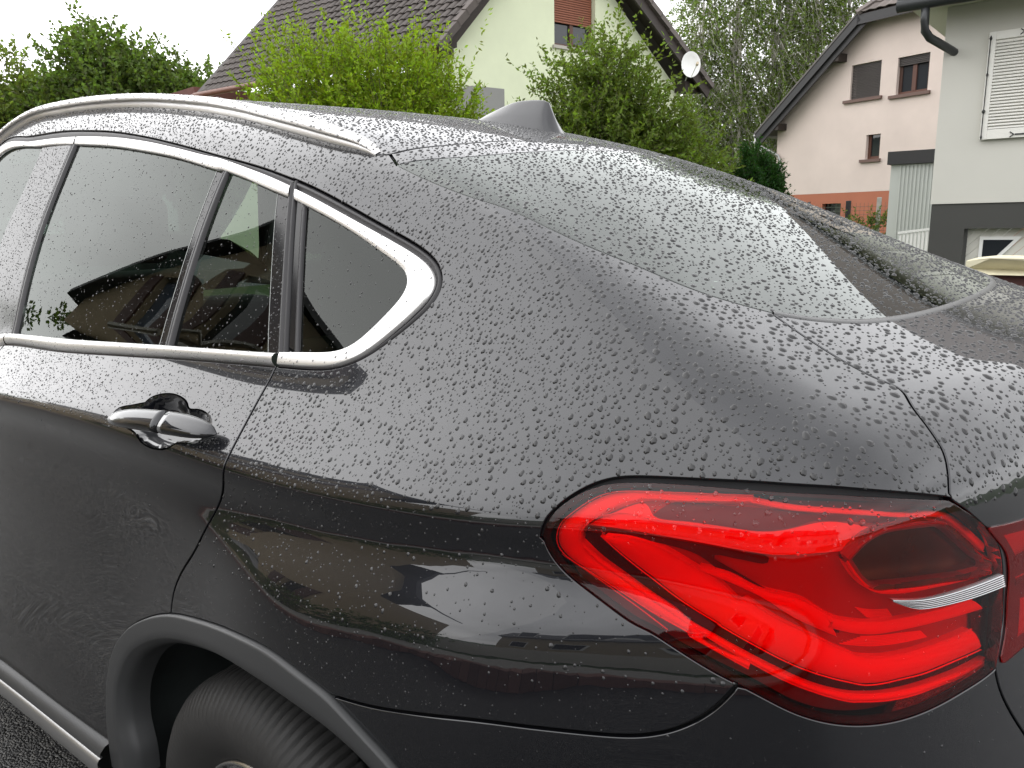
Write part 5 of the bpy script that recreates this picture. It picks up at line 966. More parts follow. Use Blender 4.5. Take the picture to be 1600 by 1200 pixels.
# ------------------------------------------------------------------ walls with openings
def wall(name,outline,holes,A,d,n,thick,m,parent=None,depth=None):
    A=Vector(A); d=Vector(d); n=Vector(n); up=Vector((0,0,1)); pts=[];edges=[]
    for lp in [outline]+holes:
        b=len(pts); pts+=[Vector(p) for p in lp]; k=len(lp); edges+=[(b+i,b+(i+1)%k) for i in range(k)]
    vv,ee,ff,_,_,_=delaunay_2d_cdt(pts,edges,[],0,1e-6); V2=np.array([(v.x,v.y) for v in vv]); ff=[f for f in ff if len(f)==3]
    cen=np.array([V2[list(f)].mean(0) for f in ff]); keep=pip(cen,np.array(outline,float))
    for h in holes: keep&=~pip(cen,np.array(h,float))
    ff=[f for f,k in zip(ff,keep) if k]
    mb=MB(); to=lambda p,o=0:tuple(A+d*float(p[0])+up*float(p[1])+n*o)
    mb.add([to(v) for v in V2],ff)
    for lp in [outline]+holes:
        k=len(lp)
        for i in range(k): a,b=lp[i],lp[(i+1)%k]; mb.add([to(a),to(b),to(b,-thick),to(a,-thick)],[(0,1,2,3)])
    mb.add([to(v,-thick) for v in V2],ff)
    me=bpy.data.meshes.new(name); me.from_pydata(mb.v,[],mb.f); bm=bmesh.new(); bm.from_mesh(me); bmesh.ops.remove_doubles(bm,verts=bm.verts,dist=1e-4); bmesh.ops.recalc_face_normals(bm,faces=bm.faces); bm.to_mesh(me); bm.free()
    return link(name,me,m,parent)
class Fr:   # wall frame: s along, z up, o outwards
    def __init__(f,A,d,n): f.A=Vector(A);f.d=Vector(d);f.n=Vector(n)
    def p(f,s,z,o=0): return tuple(f.A+f.d*s+Vector((0,0,z))+f.n*o)
    def box(f,mb,s0,s1,z0,z1,o0,o1):
        V=[f.p(s,z,o) for z in(z0,z1) for s,o in((s0,o0),(s1,o0),(s1,o1),(s0,o1))]
        mb.add(V,[(0,3,2,1),(4,5,6,7),(0,1,5,4),(1,2,6,5),(2,3,7,6),(3,0,4,7)]); return mb
def fbox(f,name,m,parent,*a,bevel=0): 
    mb=MB(); f.box(mb,*a); return mb.build(name,m,parent,bevel=bevel)
def render_wall(name,col,v=.13): return mat(name,col,rough=.9,var=v,vscale=1.1,bump=.25,bscale=55,bdist=.004)
TILE_V=[]
def tile_mesh(name,w,l,th=.022,wave=.028):
    # s across, t up the slope, h out of the slope; lower edge proud
    V=[];F_=[]; ks=7
    for t,h0 in((0,.045),(l,.012)):
        for i in range(ks):
            u=i/(ks-1); hh=wave*(math.sin(u*2*math.pi-.6)*.5+.5) 
            V.append((u*w,t,h0+hh))
    for i in range(ks):
        u=i/(ks-1); hh=wave*(math.sin(u*2*math.pi-.6)*.5+.5); V.append((u*w,0,.045+hh-th))
    F_=[(i,i+1,ks+i+1,ks+i) for i in range(ks-1)]+[(2*ks+i,2*ks+i+1,i+1,i) for i in range(ks-1)]
    me=bpy.data.meshes.new(name); me.from_pydata(V,[],F_); me.update(); return me
def tiled_slope(parent,O,eave,up_,n,W_,H,tw,tl,m,inpoly=None,maxparts=300,score=None,phase=0):
    """O lower corner, eave unit along the eave, up_ unit up the slope"""
    O=Vector(O); e=Vector(eave).normalized(); u=Vector(up_).normalized(); nn=Vector(n).normalized()
    me=tile_mesh('roof_tile',tw*1.03,tl*1.12); me.materials.append(m); cells=[]
    for j in range(int(H/tl)):
        for i in range(int(W_/tw)):
            if inpoly and not inpoly((i+.5)*tw,(j+.5)*tl): continue
            cells.append((i,j))
    if score: cells.sort(key=lambda c:score(O+e*(c[0]*tw)+u*(c[1]*tl)))
    R_=Matrix((e,u,nn)).transposed().to_4x4()
    for k,(i,j) in enumerate(cells[:maxparts]):
        o=bpy.data.objects.new('roof_tile',me); COL.objects.link(o); o.parent=parent
        o.matrix_local=Matrix.Translation(O+e*(i*tw)+u*(j*tl)+nn*random.uniform(0,.006))@R_
    rest=cells[maxparts:]
    if rest:
        mb=MB()
        for i,j in rest:
            M_=Matrix.Translation(O+e*(i*tw)+u*(j*tl))@R_
            mb.add([tuple(M_@v.co) for v in me.vertices],[tuple(p.vertices) for p in me.polygons])
        o=mb.build('roof_tiling',m,parent); o['kind']='stuff'
def toward_cam(p): 
    dv=Vector(p)-Vector(CAM_P); q=Vector((_r.dot(dv),_u.dot(dv),_f.dot(dv)))
    if q.z<=0: return 1e6
    X_,Y_=q.x/q.z*CAM_F,q.y/q.z*CAM_F; return (0 if abs(X_)<820 and abs(Y_)<640 else 1e4)+q.z
WOOD=mat('dark_brown_timber',(.028,.020,.016),rough=.6,var=.3,vscale=10); FRAMEB=mat('brown_window_frame',(.10,.042,.028),rough=.5); PANE=mat('window_pane',(.02,.024,.028),rough=.03,spec=.8)
ZINC=mat('zinc',(.35,.35,.34),rough=.35,metal=.8)
# ------------------------------------------------------------------ pale green house
g=BG['GH']; gf=Fr(g['A'],g['d'],g['n'])
gh=empty('green_house',(-10,14.5,0),'pale green rendered house with brown tiled roof and a satellite dish at its gable','house')
GREEN=render_wall('pale_green_render',(.70,.75,.54))
apx=(3.014,8.10)
def gl_at(s): return 4.58+(s-.0)*(8.05-4.58)/3.0
out_=[(0,-.1),(7.36,-.1),(7.36,4.50),(3.014,8.05),(0,4.58)]
win=[(3.08,5.22),(4.34,5.22),(4.34,6.62),(3.08,6.62)]
wall('gable_wall',out_,[win],g['A'],g['d'],g['n'],.30,GREEN,gh)
bk=Vector((-8.1,-.5,0)).normalized()
mb=MB(); a0=Vector(gf.p(0.02,0,-.31)); L_=8.0
mb.prism([a0+Vector((0,0,-.1)),a0+Vector((0,0,4.5)),a0+bk*L_+Vector((0,0,4.5)),a0+bk*L_+Vector((0,0,-.1))],Vector(g['d'])*6.9); mb.build('side_wall',GREEN,gh)
# window: roller shutter half down, brown frame
wn=fbox(gf,'window',FRAMEB,gh,3.08,4.34,5.22,5.30,-.22,-.14)
fbox(gf,'window_post',FRAMEB,wn,3.08,3.15,5.30,6.6,-.22,-.14); fbox(gf,'window_post',FRAMEB,wn,4.27,4.34,5.30,6.6,-.22,-.14); fbox(gf,'window_post',FRAMEB,wn,3.66,3.76,5.30,6.6,-.22,-.135)
fbox(gf,'pane',PANE,wn,3.15,4.27,5.30,6.6,-.20,-.18)
SHUT=mat('brown_roller_shutter',(.25,.085,.045),rough=.5)
wn2=empty('roller_shutter',(0,0,0)); wn2.parent=gh; 
for o in (wn2,): o.location=(0,0,0)
k=0; z=5.74
while z<6.60:
    mb=MB(); gf.box(mb,3.10,4.32,z+.004,z+.046,-.13,-.105); o=mb.build('shutter_slat',SHUT,wn2,bevel=.008); z+=.05
fbox(gf,'window_sill',mat('stone_sill',(.45,.43,.38),rough=.8),gh,3.02,4.40,5.15,5.22,-.05,.06)
# everything under gh was built in world space, so cancel the empty's own offset at the end
# roof planes
BTILE=mat('brown_concrete_tile',(.078,.066,.060),rough=.75,var=.25,vscale=3,obj_rand=.15)
E1=Vector(gf.p(-.30,4.70,.45)); AP=Vector(gf.p(3.014,8.28,.45)); upv=(AP-E1); HL=upv.length; upv.normalize(); back=bk; nl=upv.cross(-back).normalized(); 
if nl.z<0: nl=-nl
e_=back
tiled_slope(gh,E1+back*.05,e_,upv-e_*upv.dot(e_)*0,nl,8.3,HL+.1,.225,.245,BTILE,score=toward_cam)
mb=MB(); mb.prism([E1,AP,AP+back*8.4,E1+back*8.4],-nl*.05); mb.build('roof_deck',WOOD,gh)
E2=Vector(gf.p(8.05,4.62,.45)); u2=(AP-E2); n2=u2.cross(back).normalized(); n2=n2 if n2.z>0 else -n2
mb=MB(); mb.prism([E2,AP,AP+back*8.4,E2+back*8.4],n2*.08); mb.build('roof_slope',BTILE,gh)
# verges and barge boards
def beam(name,a,b,wd,hd,m,parent,nrm=Vector((0,0,1)),side=None):
    a=Vector(a);b=Vector(b); t=(b-a).normalized(); s=t.cross(nrm).normalized(); h=s.cross(t).normalized(); mb=MB()
    mb.add([tuple(a+s*x+h*y) for x,y in((-wd/2,-hd/2),(wd/2,-hd/2),(wd/2,hd/2),(-wd/2,hd/2))]+[tuple(b+s*x+h*y) for x,y in((-wd/2,-hd/2),(wd/2,-hd/2),(wd/2,hd/2),(-wd/2,hd/2))],[(0,1,2,3),(4,7,6,5),(0,4,5,1),(1,5,6,2),(2,6,7,3),(3,7,4,0)])
    return mb.build(name,m,parent)
gn=Vector(g['n'])
VERGE=mat('verge_tile',(.105,.088,.08),rough=.7,var=.2,vscale=4,obj_rand=.15)
nv=15
for i in range(nv):
    a=E1+(AP-E1)*(i/nv); b=E1+(AP-E1)*((i+1.06)/nv); beam('verge_tile',a+nl*.05+gn*.02,b+nl*.03+gn*.02,.13,.15,VERGE,gh,nrm=nl)
for i in range(nv):
    a=E2+(AP-E2)*(i/nv); b=E2+(AP-E2)*((i+1.06)/nv); beam('verge_tile',a+n2*.05+gn*.02,b+n2*.03+gn*.02,.13,.15,VERGE,gh,nrm=n2)
beam('barge_board',E1-nl*.12+gn*-.02,AP-nl*.12+gn*-.02,.04,.20,WOOD,gh,nrm=nl); beam('barge_board',E2-n2*.16+gn*-.02,AP-n2*.16+gn*-.02,.05,.34,WOOD,gh,nrm=n2)
mb=MB(); mb.prism([E2-n2*.10,AP-n2*.10,AP-n2*.10-gn*.46,E2-n2*.10-gn*.46],-n2*.03); mb.build('soffit',WOOD,gh)
mb=MB(); mb.prism([E1-nl*.08,AP-nl*.08,AP-nl*.08-gn*.46,E1-nl*.08-gn*.46],-nl*.03); mb.build('soffit',WOOD,gh)
fbox(gf,'rafter_end',WOOD,gh,-.02,.16,4.78,4.98,-.1,.40); fbox(gf,'rafter_end',WOOD,gh,-.02,.14,4.62,4.76,-.1,.30); fbox(gf,'rafter_end',WOOD,gh,7.15,7.75,4.50,4.74,.0,.36)
mb=MB(); ea=Vector(gf.p(-.36,4.66,.42)); mb.tube([ea,ea+back*8.3],.07,10); mb.build('gutter',mat('copper_brown_gutter',(.16,.06,.035),rough=.5),gh,smooth=True)
# skylight
sk0=E1+back*1.9+upv*2.3+nl*.03
mb=MB(); mb.prism([sk0,sk0+back*.95,sk0+back*.95+upv*1.2,sk0+upv*1.2],nl*.12); s_=mb.build('skylight',ZINC,gh)
mb=MB(); mb.prism([sk0+back*.1+upv*.1+nl*.115,sk0+back*.85+upv*.1+nl*.115,sk0+back*.85+upv*1.1+nl*.115,sk0+back*.1+upv*1.1+nl*.115],nl*.02); mb.build('skylight_pane',mat('sky_pane',(.5,.5,.5),rough=.05,metal=.9),s_)
# satellite dish: its own thing
dp=Vector(gf.p(7.03,5.05,.62)); dish=empty('satellite_dish',tuple(dp),'white satellite dish on the right eaves of the pale green house','satellite dish')
prof=[(0,.0),(.12,.012),(.22,.04),(.30,.085),(.305,.085),(.22,.03),(.1,0),(0,-.01)]; mb=MB(); V=[];F_=[]
aim=Vector((.55,-.80,.25)).normalized(); q=aim.to_track_quat('Z','Y').to_matrix().to_4x4()
for r,h in prof:
    for k in range(24): an=2*math.pi*k/24; V.append(tuple(q@Vector((r*.78*math.cos(an),r*1.1*math.sin(an),h))))
F_=[(j*24+k,j*24+(k+1)%24,(j+1)*24+(k+1)%24,(j+1)*24+k) for j in range(len(prof)-1) for k in range(24)]
mb.add(V,F_); WHITE=mat('white_paint',(.78,.78,.76),rough=.4); mb.build('reflector',WHITE,dish,smooth=True)
tip=q@Vector((.1,-.15,.42)); mb=MB(); mb.tube([tuple(q@Vector((0,-.33,.05))),tuple(tip)],.012,6); mb.build('feed_arm',WHITE,dish); mb=MB(); mb.tube([tuple(tip-aim*.05),tuple(tip+aim*.06)],.035,10); mb.build('receiver_head',mat('beige_plastic',(.6,.5,.36),rough=.5),dish)
mb=MB(); mb.tube([tuple(q@Vector((0,0,-.02))),tuple(q@Vector((0,0,-.2))),tuple(Vector(gf.p(7.2,4.7,.3))-dp)],.02,6); mb.build('bracket',ZINC,dish)
# little dark red roof just left of the tiled slope
rr_=Vector((-20.6,10.3,4.6)); lr=empty('far_house',tuple(rr_),'small dark red roof peeping out left of the brown tiled roof','house'); mb=MB(); mb.prism([(-1.2,.2,.42),(1.0,0,.42),(1.6,0,-1.6),(-1.4,.2,-1.6)],(.3,2.2,0)); mb.build('roof',mat('dark_red_tile',(.12,.045,.035),rough=.8,var=.3,vscale=5),lr)
mb=MB(); mb.box((-1.1,.3,-4.6),(1.2,2.2,-1.5)); mb.build('wall',mat('far_wall',(.4,.36,.3),rough=.9),lr)
# grey garden wall block in front of the green house
gb_=fbox(gf,'garden_shed',render_wall('grey_render',(.26,.26,.25)),None,.16,.96,-.05,3.98,.3,.9); tag(gb_,'grey rendered block against the pale green wall behind the yellow green shrub','shed')
# ------------------------------------------------------------------ pink house
g=BG['PH']; pf=Fr(g['P'],g['d'],g['n'])
ph=empty('pink_house',(-6,24,0),'pale pink rendered house with dark half hipped roof and three small windows','house')
PINK=render_wall('pale_pink_render',(.64,.545,.49)); ORNG=render_wall('orange_plinth',(.40,.145,.085))
e0=(-.72,4.0); e1=(2.87,7.0); hipx=5.6
holes=[[(2.44,4.72),(3.42,4.72),(3.42,5.72),(2.44,5.72)],[(3.93,4.66),(4.87,4.66),(4.87,5.68),(3.93,5.68)],[(3.10,2.93),(3.56,2.93),(3.56,3.64),(3.10,3.64)]]
wall('gable_wall',[(-.2,1.98),(9.2,1.98),(9.2,4.4),(6.2,6.95),(2.9,6.95),(-.2,4.35)],holes,g['P'],g['d'],g['n'],.3,PINK,ph)
wall('plinth',[(-.2,-.1),(9.2,-.1),(9.2,1.978),(-.2,1.978)],[[(1.70,1.05),(2.38,1.05),(2.38,1.66),(1.70,1.66)]],g['P'],g['d'],g['n'],.3,ORNG,ph)
fbox(pf,'cellar_window',PANE,ph,1.70,2.38,1.05,1.66,-.22,-.18)
DB=mat('dark_brown_slats',(.045,.037,.034),rough=.55); SILLB=mat('brown_sill',(.14,.085,.07),rough=.6)
def pwin(s0,s1,z0,z1,kind):
    w=fbox(pf,'window',FRAMEB,ph,s0,s1,z0,z0+.08,-.2,-.12)
    if kind!='small': fbox(pf,'window_sill',SILLB,w,s0-.18,s1+.10,z0-.09,z0-.002,-.05,.09)
    else: fbox(pf,'window_sill',SILLB,w,s0-.15,s1+.06,z0-.09,z0-.002,-.05,.08)
    if kind=='shut':
        z=z0+.02
        while z<z1-.02: mb=MB(); pf.box(mb,s0+.01,s1-.01,z+.003,z+.043,-.09,-.06); mb.build('shutter_slat',DB,w,bevel=.006); z+=.046
    else:
        DF=mat('dark_frame',(.07,.035,.025),rough=.5) if kind=='open' else FRAMEB
        fbox(pf,'window_post',DF,w,s0,s0+.09,z0+.08,z1,-.2,-.12); fbox(pf,'window_post',DF,w,s1-.09,s1,z0+.08,z1,-.2,-.12)
        if kind=='open':
            fbox(pf,'window_post',FRAMEB,w,(s0+s1)/2-.07,(s0+s1)/2+.05,z0+.08,z1-.2,-.2,-.11)
            z=z1-.24
            while z<z1-.01: mb=MB(); pf.box(mb,s0+.01,s1-.01,z+.003,z+.043,-.09,-.06); mb.build('shutter_slat',DB,w,bevel=.006); z+=.046
        fbox(pf,'pane',PANE,w,s0+.08,s1-.08,z0+.07,z1-.01,-.18,-.16)
pwin(2.44,3.42,4.72,5.72,'shut'); pwin(3.93,4.87,4.66,5.68,'open'); pwin(3.10,3.56,2.93,3.64,'small')
pn=Vector(g['n']); PE0=Vector(pf.p(*e0,.5)); PE1=Vector(pf.p(*e1,.5)); PE2=Vector(pf.p(6.25,6.98,.5)); PE3=Vector(pf.p(9.8,4.0,.5)); up1=(PE1-PE0).normalized(); bkp=-pn
npl=up1.cross(bkp).normalized(); npl=npl if npl.z>0 else -npl
CHAR=mat('charcoal_board',(.030,.029,.030),rough=.5); GREYT=mat('grey_brown_tile',(.125,.105,.095),rough=.7,var=.3,vscale=3,obj_rand=.2)
mb=MB(); mb.prism([PE0,PE1,PE1+bkp*9,PE0+bkp*9],npl*.06); mb.build('roof_slope',GREYT,ph)
ridgeL=Vector(pf.p(4.5,8.35,-1.0)); 
mb=MB(); mb.prism([PE1,PE1+bkp*9,ridgeL+bkp*8,ridgeL],npl*.06); mb.build('roof_slope',GREYT,ph)
mb=MB(); mb.prism([PE3,PE2,PE2+bkp*9,PE3+bkp*9],Vector((0,0,.06))); mb.build('roof_slope',GREYT,ph)
hn=(PE2-PE1).cross(ridgeL-PE1).normalized(); hn=hn if hn.z>0 else -hn
hu=(ridgeL-(PE1+PE2)*.5); hu=(hu-(PE2-PE1).normalized()*hu.dot((PE2-PE1).normalized())).normalized(); W_=(PE2-PE1).length; Hh=hu.dot(ridgeL-PE1); rx=(ridgeL-PE1).dot((PE2-PE1).normalized())
mb=MB(); mb.prism([PE1,PE2,ridgeL],-hn*.05); mb.build('roof_deck',WOOD,ph)
inp=lambda s,t:(s>rx*t/Hh-.05) and (s<W_-(W_-rx)*t/Hh+.05)
tiled_slope(ph,PE1+hn*.02,PE2-PE1,hu,hn,W_,Hh,.30,.34,GREYT,inpoly=inp,maxparts=120)
for i in range(6): a=PE1+(ridgeL-PE1)*(i/6); b=PE1+(ridgeL-PE1)*((i+1.1)/6); beam('hip_tile',a+hn*.07,b+hn*.07,.2,.10,GREYT,ph,nrm=hn)
beam('barge_board',PE0-npl*.10,PE1-npl*.10,.05,.22,CHAR,ph,nrm=npl); beam('barge_board',PE0-npl*.26-pn*.08,PE1-npl*.26-pn*.08,.05,.22,CHAR,ph,nrm=npl)
beam('verge_board',PE0+npl*.03+pn*.01,PE1+npl*.03+pn*.01,.07,.05,mat('verge_grey',(.12,.11,.10),rough=.6),ph,nrm=npl)
mb=MB(); mb.prism([PE0-npl*.05,PE1-npl*.05,PE1-npl*.05-pn*.5,PE0-npl*.05-pn*.5],-npl*.03); mb.build('soffit',CHAR,ph)
beam('barge_board',PE1-Vector((0,0,.14)),PE2-Vector((0,0,.14)),.05,.26,CHAR,ph); beam('barge_board',PE2-Vector((0,0,.14)),PE3-Vector((0,0,.14)),.05,.26,CHAR,ph)
fbox(pf,'rafter_end',WOOD,ph,2.02,2.26,5.86,6.08,-.1,.42); fbox(pf,'rafter_end',WOOD,ph,-.10,.16,4.08,4.28,-.1,.42)
DZ=mat('dormer_flashing',(.55,.56,.56),rough=.4,metal=.6)
D0=Vector(pf.p(.95,5.55,-1.0)); D1=Vector(pf.p(1.42,6.62,-1.0)); D2=Vector(pf.p(2.6,6.72,-1.0)); D3=Vector(pf.p(2.2,5.55,-1.0)); mb=MB(); mb.prism([D0,D1,D2,D3],-pn*2.5); dmr=mb.build('dormer',GREYT,ph); beam('dormer_flashing',D0,D1,.06,.05,DZ,dmr); beam('dormer_flashing',D1,D2,.06,.05,DZ,dmr)
mb=MB(); ga=Vector(pf.p(-.78,3.98,.45)); mb.tube([ga,ga+bkp*9],.07,10); gut=mb.build('gutter',ZINC,ph,smooth=True)
dq=[pf.p(-.78,3.93,.40),pf.p(-.76,3.72,.40),pf.p(-.05,3.28,.10),pf.p(.02,3.1,.08),pf.p(.02,-.05,.08)]; mb=MB(); mb.tube(dq,.05,10); mb.build('downpipe',ZINC,ph,smooth=True)
# rod and fence posts with wire
rod=MB(); rod.tube([(0,0,-.5),(0,0,1.0)],.02,6); o=rod.build('garden_stake',WOOD,loc=(-6.82,19.5,1.45)); tag(o,'thin brown stake standing in front of the pink wall near its plinth','stake')
mb=MB(); mb.tube([(0,0,-2),(0,0,0)],.02,6)
fn=empty('wire_fence',(-4.9,20,0),'wire mesh fence on posts in front of the orange plinth','fence')
for x,zt,m_,w_ in ((-5.29,1.66,CHAR,.12),(-4.55,1.72,mat('pale_post',(.42,.40,.36),rough=.9,var=.4,vscale=9),.10),(-6.3,1.66,CHAR,.06)):
    mb=MB(); mb.box((x+4.9-w_/2,-.04,-.05),(x+4.9+w_/2,.04,zt)); mb.build('fence_post',m_,fn,bevel=.01)
mb=MB()
for z in np.arange(.3,1.6,.1): mb.tube([(-1.4,0,z),(.9,0,z)],.004,4)
for x in np.arange(-1.4,.9,.1): mb.tube([(x,0,.2),(x,0,1.6)],.003,4)
o=mb.build('wire_mesh',mat('green_wire',(.08,.10,.07),rough=.5),fn); o['kind']='stuff'
# ------------------------------------------------------------------ grey house on the right
g=BG['GR']; rf=Fr((-1.30,9.62,0),(1,0,0),(0,-1,0)); rh_=empty('grey_house',(0,10,0),'light grey rendered house with dark grey base and white louvred shutters','house')
GREYW=render_wall('light_grey_render',(.57,.56,.51),.06); DARKG=render_wall('dark_grey_base',(.062,.062,.058),.12)
wall('wall',[(0,1.425),(7,1.425),(7,3.72),(0,3.72)],[],rf.A,rf.d,rf.n,.3,GREYW,rh_)
wall('base_wall',[(.015,-.1),(7,-.1),(7,1.423),(.015,1.423)],[[(.40,-.05),(2.9,-.05),(2.9,1.12),(.40,1.12)]],(rf.A.x,rf.A.y+.015,0),rf.d,rf.n,.30,DARKG,rh_)
mb=MB(); mb.box((-1.30,9.93,-.05),(-1.0,15,3.7)); mb.build('side_wall',GREYW,rh_)
# eaves: white soffit, dark gutter
SOF=mat('cream_soffit',(.62,.60,.52),rough=.7)
mb=MB(); mb.box((-1.66,9.12,3.722),(6,15,3.76)); mb.build('soffit',SOF,rh_)
mb=MB(); mb.tube([(-1.72,9.05,3.70),(6,9.05,3.70)],.075,14); mb.build('gutter',mat('anthracite_gutter',(.045,.048,.05),rough=.35,metal=.5),rh_,smooth=True)
mb=MB(); mb.box((-1.70,9.10,3.60+.165),(6,9.13,3.84)); mb.build('fascia',CHAR,rh_)
GPIPE=mat('anthracite_pipe',(.05,.053,.055),rough=.35,metal=.3)
mb=MB(); mb.tube([(-1.42,9.06,3.64),(-1.42,9.08,3.50),(-1.42,9.12,3.40),(-1.38,9.2,3.33),(-1.24,9.5,3.24),(-1.12,9.80,3.16),(-1.05,10.2,3.0)],.047,12); mb.build('downpipe',GPIPE,rh_,smooth=True)
mb=MB(); sl0=Vector((-1.78,9.05,3.78)); mb.prism([sl0,sl0+Vector((8,0,0)),sl0+Vector((8,4,2.6)),sl0+Vector((1.8,4,2.6))],(0,0,.08)); mb.build('roof',GREYT,rh_)
# shutter leaf
sh=empty('louvred_shutter',(0,0,0)); sh.parent=rh_
SHW=mat('white_shutter',(.74,.73,.68),rough=.45)
x0,x1,z0,z1=.475,1.05,2.16,3.36   # in wall frame s
fbox(rf,'shutter_stile',SHW,sh,x0,x0+.075,z0,z1,.02,.06,bevel=.004); fbox(rf,'shutter_stile',SHW,sh,x1-.075,x1,z0,z1,.02,.06,bevel=.004)
fbox(rf,'shutter_rail',SHW,sh,x0+.075,x1-.075,z0,z0+.11,.02,.06,bevel=.004); fbox(rf,'shutter_rail',SHW,sh,x0+.075,x1-.075,z1-.09,z1,.02,.06,bevel=.004)
ns_=28
for i in range(ns_):
    z=z0+.115+i*(z1-z0-.21)/ns_; mb=MB(); V=[rf.p(s,zz,o_) for s in(x0+.076,x1-.076) for zz,o_ in((z,.058),(z+.008,.060),(z+.040,.026),(z+.032,.024))]
    mb.add(V,[(0,1,2,3),(7,6,5,4),(0,4,5,1),(1,5,6,2),(2,6,7,3),(3,7,4,0)]); mb.build('shutter_slat',SHW,sh)
BLK=mat('black_iron',(.03,.03,.03),rough=.5)
mb=MB(); mb.tube([rf.p(x0+.02,z0+.02,.075),rf.p(x0+.02,z1-.06,.075)],.006,6); 
for zz,r in((z1-.07,.016),((z0+z1)/2+.13,.014),((z0+z1)/2-.28,.02),(z0+.03,.012)): mb.tube([rf.p(x0+.02,zz-.03,.075),rf.p(x0+.02,zz,.075),rf.p(x0+.02,zz+.03,.075)],[.004,r,.004],8)
mb.build('shutter_bolt',BLK,sh)
fbox(rf,'shutter_hinge',BLK,sh,x0+.34,x1+.1,z1-.045,z1-.030,.061,.072); fbox(rf,'shutter_hinge',BLK,sh,x0+.36,x1+.1,z0+.03,z0+.045,.061,.072)
mb=MB()
for hz in (z1-.038,z0+.038):
    xx=x0+.35 
    mb.tube([rf.p(xx,hz,.068),rf.p(xx-.04,hz+.03,.068)],.006,5); mb.tube([rf.p(xx,hz,.068),rf.p(xx-.04,hz-.03,.068)],.006,5)
mb.build('hinge_fork',BLK,sh)
fbox(rf,'shutter_rail',SHW,sh,x1+.01,x1+.5,z0,z1,.02,.05)
# garage door with diagonal boards and a slanted pane
gd=empty('garage_door',(0,0,0)); gd.parent=rh_
GDW=mat('garage_door_board',(.60,.59,.53),rough=.5,obj_rand=.05)
for i in range(-14,22):
    a=.44+i*.12; pts_=[]
    # diagonal strip clipped to the door rectangle (s .42..2.9, z -.05..1.12)
    poly=[(a,-.05),(a+.114,-.05),(a+.114+1.17,1.12),(a+1.17,1.12)]
    def clip(poly,lim,left):
        outp=[]
        for (p,q) in zip(poly,poly[1:]+poly[:1]):
            pi=(p[0]>=lim) if left else (p[0]<=lim); qi=(q[0]>=lim) if left else (q[0]<=lim)
            if pi: outp.append(p)
            if pi!=qi: t=(lim-p[0])/(q[0]-p[0]); outp.append((lim,p[1]+t*(q[1]-p[1])))
        return outp
    poly=clip(clip(poly,.42,True),2.88,False) if True else poly
    if len(poly)>2: mb=MB(); mb.prism([rf.p(s,z,-.19) for s,z in poly],(0,-.02,0)); mb.build('door_board',GDW,gd)
tri=[(.60,.98),(.92,.98),(.74,.77),(.60,.77)]; fo=[(.56,1.02),(1.0,1.02),(.76,.73),(.56,.73)]
mb=MB(); mb.prism([rf.p(s,z,-.165) for s,z in fo],(0,-.02,0)); pnf=mb.build('pane_frame',WHITE,gd); mb=MB(); mb.prism([rf.p(s,z,-.15) for s,z in tri],(0,-.01,0)); mb.build('pane',PANE,pnf)
# outbuilding with corrugated panel and dark fascia, white railing, cream coping
ob=empty('outbuilding',(-3.2,17.2,0),'narrow outbuilding of pale vertical corrugated sheet under a dark fascia','shed')
CORR=mat('pale_sheet',(.50,.52,.49),rough=.5,metal=.1)
mb=MB(); mb.box((-3.60,17.0,-.05),(-2.6,19.5,2.33)); mb.build('shed_body',CORR,ob)
x=-3.42
while x<-2.62: mb=MB(); mb.box((x,16.975,0),(x+.03,16.998,2.32)); mb.build('sheet_rib',CORR,ob); x+=.075
mb=MB(); mb.box((-3.66,16.9,2.335),(-2.5,19.6,2.60)); mb.build('fascia',CHAR,ob)
rl=empty('white_railing',(-2.1,13,0),'low white slatted railing rising to the right beside the dark grey base','railing')
mb=MB(); mb.prism([(-.33,-.02,.975),(.33,-.02,1.06),(.33,-.02,1.10),(-.33,-.02,1.015)],(0,.10,0)); mb.build('handrail',WHITE,rl)
for i in range(11): x=-.31+i*.058; mb=MB(); mb.box((x,0,-.05),(x+.036,.03,.972+.065*(x+.33)/.66*1.25)); mb.build('railing_slat',WHITE,rl)
cw=empty('garden_wall',(.6,4.6,0),'cream coping on a low dark wall beyond the tailgate','wall')
CREAM=mat('cream_coping',(.62,.58,.42),rough=.7,var=.1,vscale=9)
mb=MB(); mb.prism([(-.66,.10,.93),(-.66,.10,.995),(-.50,-.05,1.02),(1.5,-.12,1.02),(1.5,-.12,.91),(-.5,-.05,.91)],(0,.45,0)); mb.build('coping',CREAM,cw,bevel=.01)
mb=MB(); mb.box((-.6,.02,-.05),(1.5,.35,.905)); mb.build('wall_body',mat('dark_red_wall',(.09,.035,.03),rough=.7),cw)
# ------------------------------------------------------------------ vegetation
def unit(v): return v/np.maximum(np.linalg.norm(v,axis=-1,keepdims=True),1e-9)
def leaves_on(P0,D,Lg,per,l,w,droop=.0,spread=1.0):
    n=len(P0); t=(np.arange(per)+RNG.random((n,per)))/per; 
    pos=P0[:,None]+D[:,None]*(Lg[:,None]*t)[...,None]; pos[...,2]-=droop*(t**2)*Lg[:,None]
    rd=unit(RNG.normal(size=(n,per,3))); dr=unit(rd*spread+D[:,None]*.7+np.array([0,0,-droop*.8]))
    sd=unit(np.cross(dr,unit(RNG.normal(size=(n,per,3))))); nn=np.cross(dr,sd)
    ll=l*RNG.uniform(.6,1.25,(n,per,1)); ww=w*RNG.uniform(.7,1.2,(n,per,1))
    a=pos; b=pos+dr*ll*.45+sd*ww*.5+nn*ll*.06; c_=pos+dr*ll; d_=pos+dr*ll*.45-sd*ww*.5+nn*ll*.06
    V=np.stack([a,b,c_,d_],2).reshape(-1,3); m=len(V)//4; F_=np.arange(m*4).reshape(m,4); return V,F_
